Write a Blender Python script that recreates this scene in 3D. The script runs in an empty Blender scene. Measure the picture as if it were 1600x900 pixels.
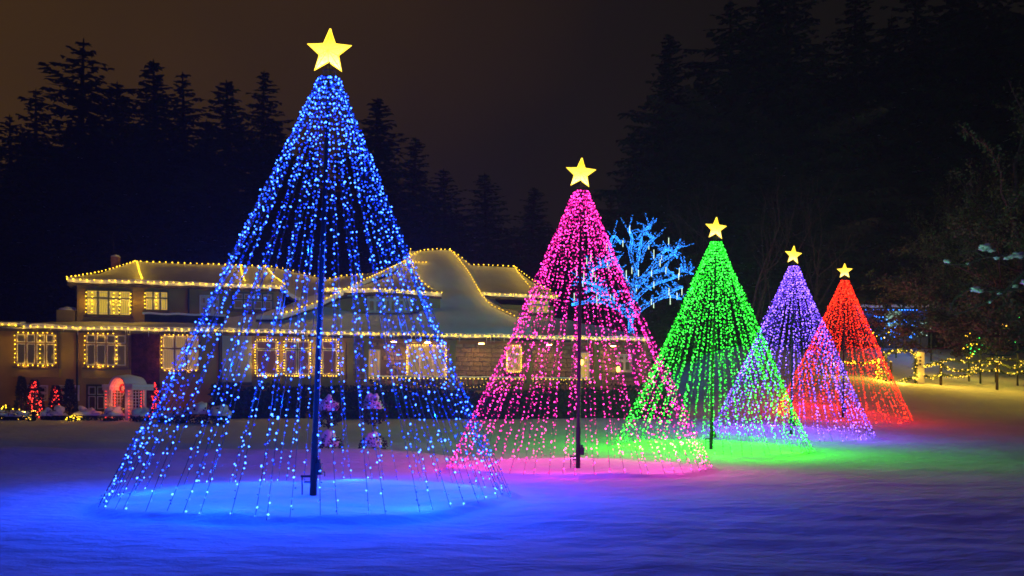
import bpy, math, random
import numpy as np
from mathutils import Vector, Matrix, noise
R = random.Random(7)
scene = bpy.context.scene
COL = scene.collection
rad = math.radians

# ------------------------------------------------------------------ camera, world, light, exposure
F, CX, HZ, CH = 1420.0, 800.0, 645.0, 1.6        # focal length and horizon in 1600-px units, camera height
cam = bpy.data.cameras.new('camera'); camo = bpy.data.objects.new('camera', cam); COL.objects.link(camo)
camo.location = (0, 0, CH); camo.rotation_euler = (rad(90), 0, 0)
cam.sensor_width = 36; cam.lens = F / 1600 * 36; cam.shift_y = (HZ - 450) / 1600
cam.clip_end = 3000; cam.clip_start = 0.1
scene.camera = camo

world = bpy.data.worlds.new('World'); scene.world = world; world.use_nodes = True
wn = world.node_tree; wn.nodes.clear()
def wnode(t, **k):
    n = wn.nodes.new(t)
    for a, b in k.items(): setattr(n, a, b)
    return n
wo = wnode('ShaderNodeOutputWorld'); bg = wnode('ShaderNodeBackground')
wtc = wnode('ShaderNodeTexCoord'); wdot = wnode('ShaderNodeVectorMath', operation='DOT_PRODUCT')
wdot.inputs[1].default_value = (-0.80, 0.55, 0.22)       # the town glow lies beyond the left of the wood
wmr = wnode('ShaderNodeMapRange'); wmr.inputs[1].default_value = 0.30; wmr.inputs[2].default_value = 1.0
wns = wnode('ShaderNodeTexNoise'); wns.inputs['Scale'].default_value = 1.6; wns.inputs['Detail'].default_value = 4
wadd = wnode('ShaderNodeMath', operation='MULTIPLY_ADD'); wadd.inputs[1].default_value = 0.7; 
wsub = wnode('ShaderNodeMath', operation='SUBTRACT'); wsub.inputs[1].default_value = 0.36
wcr = wnode('ShaderNodeValToRGB')
e = wcr.color_ramp.elements
e[0].position = 0.0; e[0].color = (0.0048, 0.0040, 0.0030, 1)
e[1].position = 1.0; e[1].color = (0.056, 0.027, 0.0055, 1)
m_ = wcr.color_ramp.elements.new(0.45); m_.color = (0.0098, 0.0063, 0.0048, 1)
L = wn.links.new
L(wtc.outputs['Generated'], wdot.inputs[0]); L(wdot.outputs['Value'], wmr.inputs[0])
L(wtc.outputs['Generated'], wns.inputs['Vector']); L(wns.outputs[0], wadd.inputs[0]); L(wmr.outputs[0], wadd.inputs[2])
L(wadd.outputs[0], wsub.inputs[0]); L(wsub.outputs[0], wcr.inputs[0]); L(wcr.outputs[0], bg.inputs[0])
bg.inputs[1].default_value = 1.0; L(bg.outputs[0], wo.inputs[0])

sun = bpy.data.lights.new('sun', 'SUN'); sun.energy = 0.004; sun.angle = rad(20); sun.color = (0.85, 0.85, 1.0)
suno = bpy.data.objects.new('sun', sun); COL.objects.link(suno); suno.rotation_euler = (rad(48), rad(8), rad(-20))

scene.view_settings.view_transform = 'Standard'; scene.view_settings.look = 'None'
scene.view_settings.exposure = 0; scene.view_settings.gamma = 1; scene.view_settings.use_curve_mapping = False
cy = scene.cycles
cy.use_light_tree = True; cy.transparent_max_bounces = 24; cy.max_bounces = 4; cy.diffuse_bounces = 2; cy.glossy_bounces = 2
cy.sample_clamp_indirect = 4; cy.caustics_reflective = False; cy.caustics_refractive = False
cy.filter_width = 1.7; cy.volume_bounces = 0

# ------------------------------------------------------------------ helpers
MATS = {}
def mat(name, col, rough=0.8, var=0.0, scale=6.0, bump=0.0, bscale=20.0, metal=0.0, spec=0.3, col2=None, coord='Object'):
    m = bpy.data.materials.new(name); m.use_nodes = True; nt = m.node_tree; b = nt.nodes['Principled BSDF']
    b.inputs['Roughness'].default_value = rough; b.inputs['Metallic'].default_value = metal
    b.inputs['Specular IOR Level'].default_value = spec
    b.inputs['Base Color'].default_value = (*col, 1)
    tc = nt.nodes.new('ShaderNodeTexCoord')
    if var or col2:
        n = nt.nodes.new('ShaderNodeTexNoise'); n.inputs['Scale'].default_value = scale; n.inputs['Detail'].default_value = 5
        r = nt.nodes.new('ShaderNodeValToRGB'); nt.links.new(tc.outputs[coord], n.inputs['Vector']); nt.links.new(n.outputs[0], r.inputs[0])
        c2 = col2 or tuple(min(1, c * (1 + var)) for c in col); c1 = col if col2 else tuple(c * (1 - var) for c in col)
        r.color_ramp.elements[0].position = .3; r.color_ramp.elements[1].position = .7
        r.color_ramp.elements[0].color = (*c1, 1); r.color_ramp.elements[1].color = (*c2, 1)
        nt.links.new(r.outputs[0], b.inputs['Base Color'])
    if bump:
        n = nt.nodes.new('ShaderNodeTexNoise'); n.inputs['Scale'].default_value = bscale; n.inputs['Detail'].default_value = 6
        bp = nt.nodes.new('ShaderNodeBump'); bp.inputs['Strength'].default_value = bump; bp.inputs['Distance'].default_value = .1
        nt.links.new(tc.outputs[coord], n.inputs['Vector']); nt.links.new(n.outputs[0], bp.inputs['Height']); nt.links.new(bp.outputs[0], b.inputs['Normal'])
    MATS[name] = m; return m
def emit(name, col, s):
    m = bpy.data.materials.new(name); m.use_nodes = True; nt = m.node_tree; nt.nodes.clear()
    o = nt.nodes.new('ShaderNodeOutputMaterial'); e = nt.nodes.new('ShaderNodeEmission')
    e.inputs[0].default_value = (*col, 1); e.inputs[1].default_value = s; nt.links.new(e.outputs[0], o.inputs[0]); MATS[name] = m; return m
def lit_cloth(name, col, glow, s, fold=18.0):                # curtain or room wall in a window, the room light put into its emission
    m = mat(name, col, .9); nt = m.node_tree; b = nt.nodes['Principled BSDF']
    tc = nt.nodes.new('ShaderNodeTexCoord'); w = nt.nodes.new('ShaderNodeTexWave'); w.inputs['Scale'].default_value = fold / 6; w.inputs['Distortion'].default_value = 2
    r = nt.nodes.new('ShaderNodeValToRGB'); r.color_ramp.elements[0].color = (*[g * .55 for g in glow], 1); r.color_ramp.elements[1].color = (*glow, 1)
    nt.links.new(tc.outputs['Object'], w.inputs[0]); nt.links.new(w.outputs[0], r.inputs[0]); nt.links.new(r.outputs[0], b.inputs['Emission Color'])
    b.inputs['Emission Strength'].default_value = s; return m

class MB:
    def __init__(s): s.v = []; s.f = []; s.m = []
    def face(s, idx, m=0): s.f.append(idx); s.m.append(m)
    def box(s, a, b, m=0):
        x0, y0, z0 = a; x1, y1, z1 = b; n = len(s.v)
        s.v += [(x0,y0,z0),(x1,y0,z0),(x1,y1,z0),(x0,y1,z0),(x0,y0,z1),(x1,y0,z1),(x1,y1,z1),(x0,y1,z1)]
        for q in ((0,3,2,1),(4,5,6,7),(0,1,5,4),(1,2,6,5),(2,3,7,6),(3,0,4,7)): s.face(tuple(n+i for i in q), m)
        return s
    def bar(s, p, q, w, m=0, h=None): return s.tube([p, q], [w, w], 4, m)
    def tube(s, pts, rs, k=6, m=0, cap=True):
        pts = [Vector(p) for p in pts]; n0 = len(s.v)
        if not hasattr(rs, '__len__'): rs = [rs] * len(pts)
        for i, p in enumerate(pts):
            d = (pts[min(i+1, len(pts)-1)] - pts[max(i-1, 0)])
            if d.length < 1e-9: d = Vector((0,0,1))
            d.normalize(); a = Vector((0,0,1)) if abs(d.z) < .9 else Vector((0,1,0))
            x = d.cross(a).normalized(); y = d.cross(x)
            for j in range(k):
                an = 2*math.pi*(j+.5)/k; s.v.append(tuple(p + (x*math.cos(an) + y*math.sin(an))*rs[i]))
        for i in range(len(pts)-1):
            for j in range(k):
                a = n0+i*k+j; b = n0+i*k+(j+1)%k; s.face((a, b, b+k, a+k), m)
        if cap:
            s.face(tuple(n0+j for j in range(k-1, -1, -1)), m); s.face(tuple(n0+(len(pts)-1)*k+j for j in range(k)), m)
        return s
    def octa(s, c, r, m=0, st=1.35):
        n = len(s.v); d = Vector((R.gauss(0,1), R.gauss(0,1), R.gauss(0,1)-.6)); d.normalize()
        a = Vector((0,0,1)) if abs(d.z) < .9 else Vector((1,0,0)); x = d.cross(a).normalized(); y = d.cross(x); c = Vector(c)
        for w in (d*st, x, y, -x, -y, -d*st): s.v.append(tuple(c + w*r))
        for j in range(4):
            s.face((n, n+1+j, n+1+(j+1)%4), m); s.face((n+5, n+1+(j+1)%4, n+1+j), m)
        return s
    def grid(s, rows, m=0, flip=False):
        n = len(s.v); k = len(rows[0])
        for r in rows: s.v += [tuple(p) for p in r]
        for i in range(len(rows)-1):
            for j in range(k-1):
                q = (n+i*k+j, n+i*k+j+1, n+(i+1)*k+j+1, n+(i+1)*k+j); s.face(q[::-1] if flip else q, m)
        return s
    def slab(s, rows, t, m=0):                                # a grid given a thickness t downwards
        low = [[(p[0], p[1], p[2]-t) for p in r] for r in rows]
        s.grid(rows, m); s.grid(low, m, True)
        for a, b, fl in ((rows[0], low[0], True), (rows[-1], low[-1], False)): s.grid([a, b], m, not fl)
        s.grid([[r[0] for r in rows], [r[0] for r in low]], m, False); s.grid([[r[-1] for r in rows], [r[-1] for r in low]], m, True)
        return s
    def tri(s, a, b, c, m=0):
        n = len(s.v); s.v += [tuple(a), tuple(b), tuple(c)]; s.face((n, n+1, n+2), m); return s
    def quad(s, a, b, c, d, m=0):
        n = len(s.v); s.v += [tuple(a), tuple(b), tuple(c), tuple(d)]; s.face((n, n+1, n+2, n+3), m); return s
    def blob(s, c, rx, ry, rz, m=0, nu=12, nv=7, half=False, jit=.12, seed=0):
        n = len(s.v)
        lo = 0 if half else -math.pi/2
        for i in range(nv+1):
            el = lo + (math.pi/2 - lo)*i/nv
            for j in range(nu):
                az = 2*math.pi*j/nu; d = Vector((math.cos(az)*math.cos(el), math.sin(az)*math.cos(el), math.sin(el)))
                k = 1 + jit*noise.noise(d*1.7 + Vector((seed*3.1, seed*1.7, 0)))*2
                s.v.append((c[0]+d.x*rx*k, c[1]+d.y*ry*k, c[2]+d.z*rz*k))
        for i in range(nv):
            for j in range(nu):
                a = n+i*nu+j; b = n+i*nu+(j+1)%nu; s.face((a, b, b+nu, a+nu), m)
        return s
    def mesh(s, name, mats, smooth=False):
        me = bpy.data.meshes.new(name); me.from_pydata(s.v, [], s.f)
        for x in (mats if isinstance(mats, (list, tuple)) else [mats]): me.materials.append(MATS[x] if isinstance(x, str) else x)
        if any(s.m): me.polygons.foreach_set('material_index', s.m)
        if smooth: me.polygons.foreach_set('use_smooth', [True]*len(s.f))
        me.update(); return me
    def build(s, name, mats, parent=None, smooth=False, **k):
        return link(name, s.mesh(name, mats, smooth), parent, **k)
def link(name, me, parent=None, label=None, cat=None, group=None, kind=None, loc=None):
    o = bpy.data.objects.new(name, me); COL.objects.link(o)
    if parent: o.parent = parent
    if loc: o.location = loc
    tag(o, label, cat, group, kind); return o
def tag(o, label=None, cat=None, group=None, kind=None):
    for k, v in (('label', label), ('category', cat), ('group', group), ('kind', kind)):
        if v: o[k] = v
    return o
def empty(name, loc=(0,0,0), rz=0, label=None, cat=None, group=None):
    o = link(name, None, None, label, cat, group); o.location = loc; o.rotation_euler = (0,0,rz); o.empty_display_size = .3; return o
def lamp(name, col, watts, loc, parent=None):
    l = bpy.data.lights.new(name, 'POINT'); l.color = col; l.energy = watts; l.shadow_soft_size = 0
    o = bpy.data.objects.new(name, l); COL.objects.link(o); o.location = loc; o.parent = parent; return o
def at(px, py, Y): return Vector(((px-CX)/F*Y, Y, CH + (HZ-py)/F*Y))
def interp(x, xs, ys): return float(np.interp(x, xs, ys))
def smooth(a, b, x):
    t = max(0, min(1, (x-a)/(b-a))); return t*t*(3-2*t)

# ------------------------------------------------------------------ materials
def snow_mat(name, bscale, bstr):
    m = mat(name, (0.80, 0.82, 0.86), .55, bump=bstr, bscale=bscale, spec=.35, var=.05, scale=1.5)
    return m
snow_mat('snow', 9, .12); snow_mat('roof_snow', 3, .2)
gm = mat('snow_field', (0.78, 0.80, 0.84), .85, spec=.08, var=.05, scale=.6, coord='Object')
nt = gm.node_tree; b = nt.nodes['Principled BSDF']; tc = nt.nodes.new('ShaderNodeTexCoord')
mp = nt.nodes.new('ShaderNodeMapping'); mp.inputs['Scale'].default_value = (1.0, 1.9, 1)
n1 = nt.nodes.new('ShaderNodeTexNoise'); n1.inputs['Scale'].default_value = 2.2; n1.inputs['Detail'].default_value = 9; n1.inputs['Roughness'].default_value = .62
b1 = nt.nodes.new('ShaderNodeBump'); b1.inputs['Strength'].default_value = .6; b1.inputs['Distance'].default_value = .12
nt.links.new(tc.outputs['Object'], mp.inputs[0]); nt.links.new(mp.outputs[0], n1.inputs['Vector']); nt.links.new(n1.outputs[0], b1.inputs['Height']); nt.links.new(b1.outputs[0], b.inputs['Normal'])
mat('stucco', (.44,.30,.07), .9, var=.15, scale=1.2, bump=.3, bscale=40)
mat('trim', (.12,.15,.08), .6, var=.2); mat('sill_wood', (.20,.13,.08), .7, var=.25)
mat('white_paint', (.72,.70,.64), .5, var=.06); mat('shingle', (.06,.05,.045), .85, var=.3, bump=.5, bscale=12)
mat('ivy_wall', (.09,.018,.022), .9, var=.5, scale=5, bump=1, bscale=9)
mat('pale_panel', (.52,.52,.40), .6, var=.08, scale=.7)
mat('stone', (.36,.26,.16), .9, var=.3, scale=3, bump=.6, bscale=9); mat('mortar', (.22,.17,.12), .95)
mat('porch_ceiling', (.40,.30,.18), .7); mat('dark_wood', (.05,.038,.028), .8, var=.3)
mat('dark_metal', (.03,.032,.04), .45, metal=.6); mat('pole_metal', (.012,.012,.015), .5)
mat('wire', (.035,.05,.045), .6); mat('bark', (.11,.085,.07), .95, var=.4, bump=.8, bscale=14)
mat('conifer', (.030,.045,.026), .9, var=.45, scale=.35); mat('conifer_bark', (.05,.038,.03), .95, var=.3)
mat('hedge_leaf', (.035,.055,.025), .7, var=.5, scale=2); mat('leaf_green', (.10,.16,.055), .6, var=.5, scale=1.4)
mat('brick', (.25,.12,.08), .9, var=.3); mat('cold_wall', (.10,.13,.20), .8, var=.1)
mat('terracotta', (.12,.06,.04), .8, var=.2); mat('ribbon', (.5,.02,.02), .5); mat('table_cloth', (.75,.72,.68), .8)
mat('interior_dark', (.05,.04,.035), .9, var=.3)
gl = bpy.data.materials.new('glass'); gl.use_nodes = True; gn = gl.node_tree; gn.nodes.clear()
go = gn.nodes.new('ShaderNodeOutputMaterial'); gx = gn.nodes.new('ShaderNodeMixShader'); gt = gn.nodes.new('ShaderNodeBsdfTransparent'); gg = gn.nodes.new('ShaderNodeBsdfGlossy')
gt.inputs[0].default_value = (.86,.9,.88,1); gg.inputs['Roughness'].default_value = .03; gf = gn.nodes.new('ShaderNodeFresnel'); gf.inputs[0].default_value = 1.5
gn.links.new(gf.outputs[0], gx.inputs[0]); gn.links.new(gt.outputs[0], gx.inputs[1]); gn.links.new(gg.outputs[0], gx.inputs[2]); gn.links.new(gx.outputs[0], go.inputs[0]); MATS['glass'] = gl
lit_cloth('curtain_gold', (.6,.5,.2), (1,.60,.05), 1.0); lit_cloth('curtain_dim', (.5,.4,.2), (1,.56,.14), .06)
lit_cloth('curtain_warm', (.6,.45,.3), (1,.52,.12), .5); lit_cloth('curtain_rose', (.5,.25,.2), (1,.34,.20), .12)
emit('bulb_yellow', (1,.56,.018), 7); emit('bulb_warm', (1,.60,.05), 4.5); emit('bulb_red', (1,.03,.02), 8); emit('bulb_amber', (1,.42,.04), 9)
emit('bulb_bluetree', (.02,.22,1), 7); emit('tube_white', (.75,1,.72), 1.8); emit('porch_globe', (1,.46,.10), 85)
emit('bulb_blue', (.02,.18,1), 9); emit('bulb_green', (.06,1,.12), 5); emit('bulb_white', (.65,1,.85), 1.4); emit('pane_glow', (.55,1,.75), .45)

# ------------------------------------------------------------------ ground
TREES = [ # colour, base px x, Y, base z, lean px over the height
    ('blue', 489, 16.9, 0.0, 26), ('pink', 903, 25.36, -0.03, 5), ('green', 1111, 34.1, .20, 8), ('purple', 1236, 41.8, .54, 4), ('red', 1317, 50.9, 1.22, 3)]
TB = [((p-CX)/F*Y, Y, z) for _, p, Y, z, _ in TREES]
def ground(x, y, fine=True):
    t = y - .25*x
    z = interp(t, [-50, 0, 13, 14.5, 20, 27, 32.5, 38.6, 43, 46, 49, 400], [-.9, -.86, -.06, 0, 0, .02, .2, .54, 1.0, 1.26, 1.32, 1.4])  # foreground slope added to weaken the light from the farther cones
    side = smooth(7, 17, x)
    z += side*interp(t, [46, 49, 54.5, 56.5, 62, 400], [0, .45, 2.4, 2.9, 5.2, 9])
    z += smooth(58, 75, t)*2*(1-side)
    # low ridge along the cleared drive on the left
    if x < 2 and 20 < y < 50:
        c = 27.4 + .16*(x+16) + .8*math.sin(x*.21)
        z += .38*smooth(c+.9, c, y)*smooth(c-3.2, c-.2, y)*smooth(0, -5, x)
        z -= .34*smooth(c, c+1.2, y)*smooth(c+7, c+5, y)*smooth(0, -5, x)
    for k, (bx, by, bz) in enumerate(TB):                       # raised snow disc under each light cone, its step shaped to shade outside
        d = math.hypot(x-bx, y-by)
        if d < 6:
            an = math.atan2(y-by, x-bx); rr = 3.74 + .10*math.sin(an*5+k) + .07*noise.noise(Vector((an*4, k*3.1, 0)))
            z += .10*smooth(rr+.16, rr-.10, d) - .05*smooth(2.2, .4, d)
    if fine:
        p = Vector((x, y, 0))
        a = min(1, max(0, (70-y)/30))
        q_ = Vector((x*.8, y*1.5, 0)); z += a*(.07*noise.noise(p*.35) + .030*noise.noise(q_*1.2) + .012*noise.noise(q_*3.4))
    return z
def axis(segs):
    out = []
    for a, b, st in segs:
        n = max(1, int(round((b-a)/st))); out += [a+(b-a)*i/n for i in range(n)]
    return out + [segs[-1][1]]
ys = axis([(-300,-20,40),(-20,5,1.5),(5,8,.3),(8,22,.09),(22,40,.16),(40,58,.3),(58,80,.8),(80,140,6),(140,900,80)])
xs = axis([(-700,-60,60),(-60,-30,1.5),(-30,-10,.35),(-10,10,.12),(10,22,.22),(22,45,.5),(45,70,2.5),(70,700,60)])
mb = MB(); mb.grid([[(x, y, ground(x, y)) for x in xs] for y in ys])
mb.build('snow_ground', 'snow_field', None, True, kind='structure')

# ------------------------------------------------------------------ light cones
CONE = { # light colour, strengths for the bright, middle and dim bulbs, bulb radius
    'blue': (((.030,.125,1),(.012,.060,1),(.004,.028,1)), (12, 6, 2.6), .0175, 62, (.002,.060,1), 3300),
    'pink': (((1,.034,.36),(1,.018,.34),(1,.008,.32)), (8.5, 4.4, 2), .0195, 62, (1,.03,.48), 820),
    'green': (((.04,1,.05),(.022,1,.025),(.012,1,.012)), (8, 4.4, 2), .0235, 64, (.05,1,.008), 1900),
    'purple': (((.25,.11,1),(.17,.06,1),(.12,.03,1)), (8, 4.4, 2), .0245, 64, (.25,.06,1), 950),
    'red': (((1,.030,.008),(1,.016,.004),(1,.008,.002)), (8, 4.4, 2), .0255, 64, (1,.006,.012), 560)}
sm = bpy.data.materials.new('star_light'); sm.use_nodes = True; snt = sm.node_tree; snt.nodes.clear()
so = snt.nodes.new('ShaderNodeOutputMaterial'); se = snt.nodes.new('ShaderNodeEmission'); stc = snt.nodes.new('ShaderNodeTexCoord'); ssp = snt.nodes.new('ShaderNodeSeparateXYZ')
sr = snt.nodes.new('ShaderNodeValToRGB'); smp = snt.nodes.new('ShaderNodeMapRange'); smp.inputs[1].default_value = -.36; smp.inputs[2].default_value = .40
sns = snt.nodes.new('ShaderNodeTexNoise'); sns.inputs['Scale'].default_value = 22; sma = snt.nodes.new('ShaderNodeMath'); sma.operation = 'MULTIPLY_ADD'; sma.inputs[1].default_value = .35
snt.links.new(stc.outputs['Object'], ssp.inputs[0]); snt.links.new(stc.outputs['Object'], sns.inputs['Vector'])
snt.links.new(ssp.outputs['Z'], smp.inputs[0]); snt.links.new(sns.outputs[0], sma.inputs[0]); snt.links.new(smp.outputs[0], sma.inputs[2]); snt.links.new(sma.outputs[0], sr.inputs[0])
sr.color_ramp.elements[0].position = .2; sr.color_ramp.elements[0].color = (1,.90,.62,1); sr.color_ramp.elements[1].position = 1; sr.color_ramp.elements[1].color = (1,.52,.012,1)
mm = sr.color_ramp.elements.new(.58); mm.color = (1,.74,.14,1)
snt.links.new(sr.outputs[0], se.inputs[0]); se.inputs[1].default_value = 1.9; snt.links.new(se.outputs[0], so.inputs[0]); MATS['star_light'] = sm
emit('star_rim', (1,.66,.04), 3.0)
def star_mesh():
    mb = MB(); ro, ri, th = .43, .185, .085; pts = []
    for k in range(10):
        a = math.pi/2 + k*math.pi/5; r = ro if k % 2 == 0 else ri
        pts.append(Vector((math.cos(a)*r, 0, math.sin(a)*r)))
    n = 0; mb.v = [tuple(p) for p in pts] + [(0,-th,0), (0,th,0)]
    for k in range(10):
        mb.face((k, 10, (k+1) % 10)); mb.face(((k+1) % 10, 11, k))
    rim = MB(); rim.tube(pts + [pts[0]], .014, 5, cap=False)
    for k in range(10): rim.tube([pts[k], (0,-th-.004,0)], .007, 4)
    for _ in range(60):
        k = R.randrange(10); a, b_ = R.random(), R.random()
        if a + b_ > 1: a, b_ = 1-a, 1-b_
        p = Vector((0,-th,0)) + (pts[k]-Vector((0,-th,0)))*a + (pts[(k+1)%10]-Vector((0,-th,0)))*b_; rim.octa(p + Vector((0,-.008,0)), .011, 0)
    return mb.mesh('star', 'star_light'), rim.mesh('rope_light', 'star_rim')
STAR, RIM = star_mesh()
WORDS = {'blue': 'tallest nearest light cone tree of blue bulbs on snow, topped by a yellow star', 'pink': 'magenta pink light cone tree behind the blue one, topped by a yellow star',
         'green': 'bright green light cone tree, middle of the row of five', 'purple': 'violet light cone tree between the green and the red one',
         'red': 'small red light cone tree at the far end of the row'}
HT, RB, RT = 8.0, 3.66, .19
for (cname, bpx, Y, bz, leanpx), (bx, by, _) in zip(TREES, TB):
    col, st, br, NS, lcol, lpow = CONE[cname]
    mats = [emit('led_%s_%d' % (cname, i), col[i], s) for i, s in enumerate(st)]
    lean = leanpx/F*Y/HT
    root = empty('light_cone_tree', (bx, by, bz), 0, WORDS[cname], 'light tree', 'row of light cone trees on the lawn')
    def P(r, an, z): return Vector((r*math.cos(an) + lean*z, r*math.sin(an), z))
    mb = MB(); mb.tube([(lean*z, 0, z) for z in (-.1, 1.2, 1.25, 4.5, 4.55, HT+.05)], [.066,.066,.054,.054,.044,.034], 12)
    pole = mb.build('pole', 'pole_metal', root, True)
    mb = MB(); mb.box((.05,-.07,.45), (.17,.05,.66)); mb.tube([(.11,-.02,.66),(.11,-.02,.74)], .035, 8); mb.tube([(.17,-.01,.5),(.22,-.01,.5),(.22,-.01,.42)], .01, 5)
    mb.box((-.22,-.03,.40), (-.05,.03,.44)); mb.box((-.16,-.03,.30), (-.05,.03,.33)); mb.tube([(-.2,0,.44),(-.2,0,-.05)], .014, 5)
    mb.build('winch', 'dark_metal', pole)
    mb = MB()
    for z, r in ((HT-.06, .12), (HT-.2, RT), (HT-.5, RT+.13)):
        mb.tube([P(r, 2*math.pi*k/24, z) for k in range(25)], .009, 5, cap=False)
    mb.build('hoop', 'dark_metal', root)
    sc_ = link('star', STAR, root); sc_.location = (lean*HT - .01, 0, HT+.31); sc_.rotation_euler = (0, rad(R.uniform(-1, 5)), rad(R.uniform(-15, 15)))
    link('rope_light', RIM, sc_)
    mb = MB(); mb.tube([(lean*HT, 0, HT-.02), (lean*HT, 0, HT+.12)], .018, 6); mb.build('star_mount', 'dark_metal', root)
    for i in range(54):                                         # unseen lamps added along the strings to strengthen the bulbs' light on snow
        s = .42 + .52*(i+.5)/54; an = i*2.39996; r = RT + (RB-RT)*s
        lamp('added_lamp', lcol, lpow/54, P(r, an, (HT-.2)*(1-s)), root)
    sp = .118; seglen = math.hypot(HT-.2, RB-RT)
    for i in range(NS):
        an = 2*math.pi*(i + R.uniform(-.42,.42))/NS
        rb = RB*R.uniform(.975, 1.012); tw = R.gauss(0, .02); ph = R.uniform(0, 6.28); am = R.uniform(.015, .075)
        gz = ground(bx + rb*math.cos(an), by + rb*math.sin(an)) - bz - .03
        def S(s):
            r = RT + (rb-RT)*s; z = (HT-.2) + (gz-(HT-.2))*s
            sag = math.sin(math.pi*s)
            p = P(r - .07*sag, an + tw*sag, z)
            return p + Vector((math.sin(ph+s*7), math.cos(ph*1.3+s*6), 0))*am*sag
        mb = MB(); mb.tube([S(k/14) for k in range(15)], .0055, 3, cap=False)
        wire = mb.build('light_string', 'wire', root)
        mb = MB(); nb = int(seglen/sp)
        off = R.uniform(-.25, .25)
        for k in range(nb+1):
            s = (k + .35)/(nb+1); jit = .15 + 1.0*min(1, s*1.6)
            if s > .25 and R.random() < .10: continue
            s2 = min(.992, max(.004, s + (off + R.uniform(-.5,.5))*jit/(nb+1)))
            p = S(s2) + Vector((R.uniform(-1,1), R.uniform(-1,1), R.uniform(-1,1)))*.028
            u = R.random(); m = 0 if u < .30 else (1 if u < .62 else 2)
            mb.octa(p, br*R.uniform(.8, 1.15)*(1.0, .9, .75)[m], m)
        mb.build('light_bulbs', mats, wire, kind='stuff')

# ------------------------------------------------------------------ the house
AL = rad(14); HO = Vector((-24.8, 44.0, 0)); UH = Vector((math.cos(AL), math.sin(AL), 0)); VH = Vector((-math.sin(AL), math.cos(AL), 0))
def hp(px, py, v):                                              # point of the house, in its own u, v, z, seen at a pixel at depth v
    a = (px-CX)/F; t = (v + HO.dot(VH))/(math.cos(AL) - a*math.sin(AL))
    return Vector(((Vector((a*t, t, 0)) - HO).dot(UH), v, CH + (HZ-py)/F*t))
def hw(p): return HO + UH*p[0] + VH*p[1] + Vector((0,0,p[2]))   # house -> world
def hu(px, v=0): return hp(px, 600, v)[0]
house = empty('house', HO, AL, 'tan two storey manor house with snowy sweeping roofs outlined in yellow lights', 'house')
EZ = 5.80; BZ = 1.2
def wall(name, px0, px1, v0, v1, z0, z1, m):
    return MB().box((hu(px0, v0), v0, z0), (hu(px1, v0), v1, z1)).build(name, m, house)
wall('wall', -70, 345, 0, 9, BZ, EZ-.05, 'stucco')
wall('wall', 345.3, 540, .02, 9, BZ, EZ-.05, 'stucco')
wall('wall', 540.3, 1012, 2.4, 9, BZ, EZ-.05, 'mortar')
wall('ivy_wall', 205, 249, -.10, -.01, BZ, EZ-.2, 'ivy_wall')
wall('pale_panel', 347, 393, -.06, .01, hp(370,597,0)[2], EZ-.25, 'pale_panel')
MB().box((hu(345), -.09, hp(370,602,0)[2]), (hu(394), .0, hp(370,597,0)[2]-.01)).build('panel_sill', 'trim', house)
# upper storey blocks
wall('upper_wall', 120, 442, .9, 9.5, EZ-.1, 8.05, 'stucco')
wall('upper_wall', 505, 688, 1.3, 8, EZ-.1, 8.0, 'stucco')
wall('upper_wall', 752, 866, 3.2, 9, EZ-.1, 7.95, 'stucco')
# small parapet box left of the upper storey, chimneys, drainpipes
a = hp(88,484,.9); c = hp(118,505,.9)
pb = MB().box((a[0], .9, EZ-.1), (c[0]-.02, 2.2, a[2])).build('parapet_box', 'stucco', house); MB().blob(((a[0]+c[0])/2, 1.55, a[2]+.01), (c[0]-a[0])/2, .65, .22, half=True).build('snow_cover', 'roof_snow', pb, True)
a = hp(175,402,5); c = hp(187,420,5)
ch = MB().box((a[0], 4.7, 8), (c[0], 5.3, a[2])).build('chimney', 'brick', house); MB().blob(((a[0]+c[0])/2, 5, a[2]), .25, .35, .14, half=True).build('snow_cover', 'roof_snow', ch, True)
MB().tube([(a[0]+.1, 5, a[2]), hp(176,362,5)], .022, 5).build('antenna', 'dark_metal', house)
for x in (121, 343, 570):
    MB().tube([(hu(x), -.07, EZ-.2), (hu(x), -.07, BZ)], .05, 6).build('drainpipe', 'dark_metal', house)
a = hp(295,452,.9); MB().tube([(a[0], .8, a[2]), (a[0], .8, 6.6)], .05, 6).build('drainpipe', 'dark_metal', house)

def sheet(name, rows, sub=4, pw=1.0, lift=.0, thick=.22, smoothing=True):
    """roof slope from rows of points: the slab of the roof with its cover of snow on top"""
    out = []
    for i in range(len(rows)-1):
        for k in range(sub):
            t = k/sub; out.append([Vector(p).lerp(Vector(q), t) for p, q in zip(rows[i], rows[i+1])])
    out.append([Vector(p) for p in rows[-1]])
    fine = []
    for r in out:                                               # refine along the eave too
        rr = []
        for j in range(len(r)-1):
            n = max(1, int((r[j+1]-r[j]).length/.5))
            n = min(n, 12)
            rr += [r[j].lerp(r[j+1], k/6) for k in range(6)]
        rr.append(r[-1]); fine.append(rr)
    slab = MB().slab([[p - Vector((0,0,thick)) for p in r] for r in fine], .14).build('roof', 'shingle', house)
    sn = []
    for i, r in enumerate(fine):
        e_ = .03*math.sin(i*.9)
        sn.append([p + Vector((0, 0, lift + .07*noise.noise(p*.7 + Vector((3,1,0))) + .03*noise.noise(p*2.1))) for p in r])
    MB().slab(sn, thick*.96).build('snow_cover', 'roof_snow', slab, smoothing)
    return slab
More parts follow.
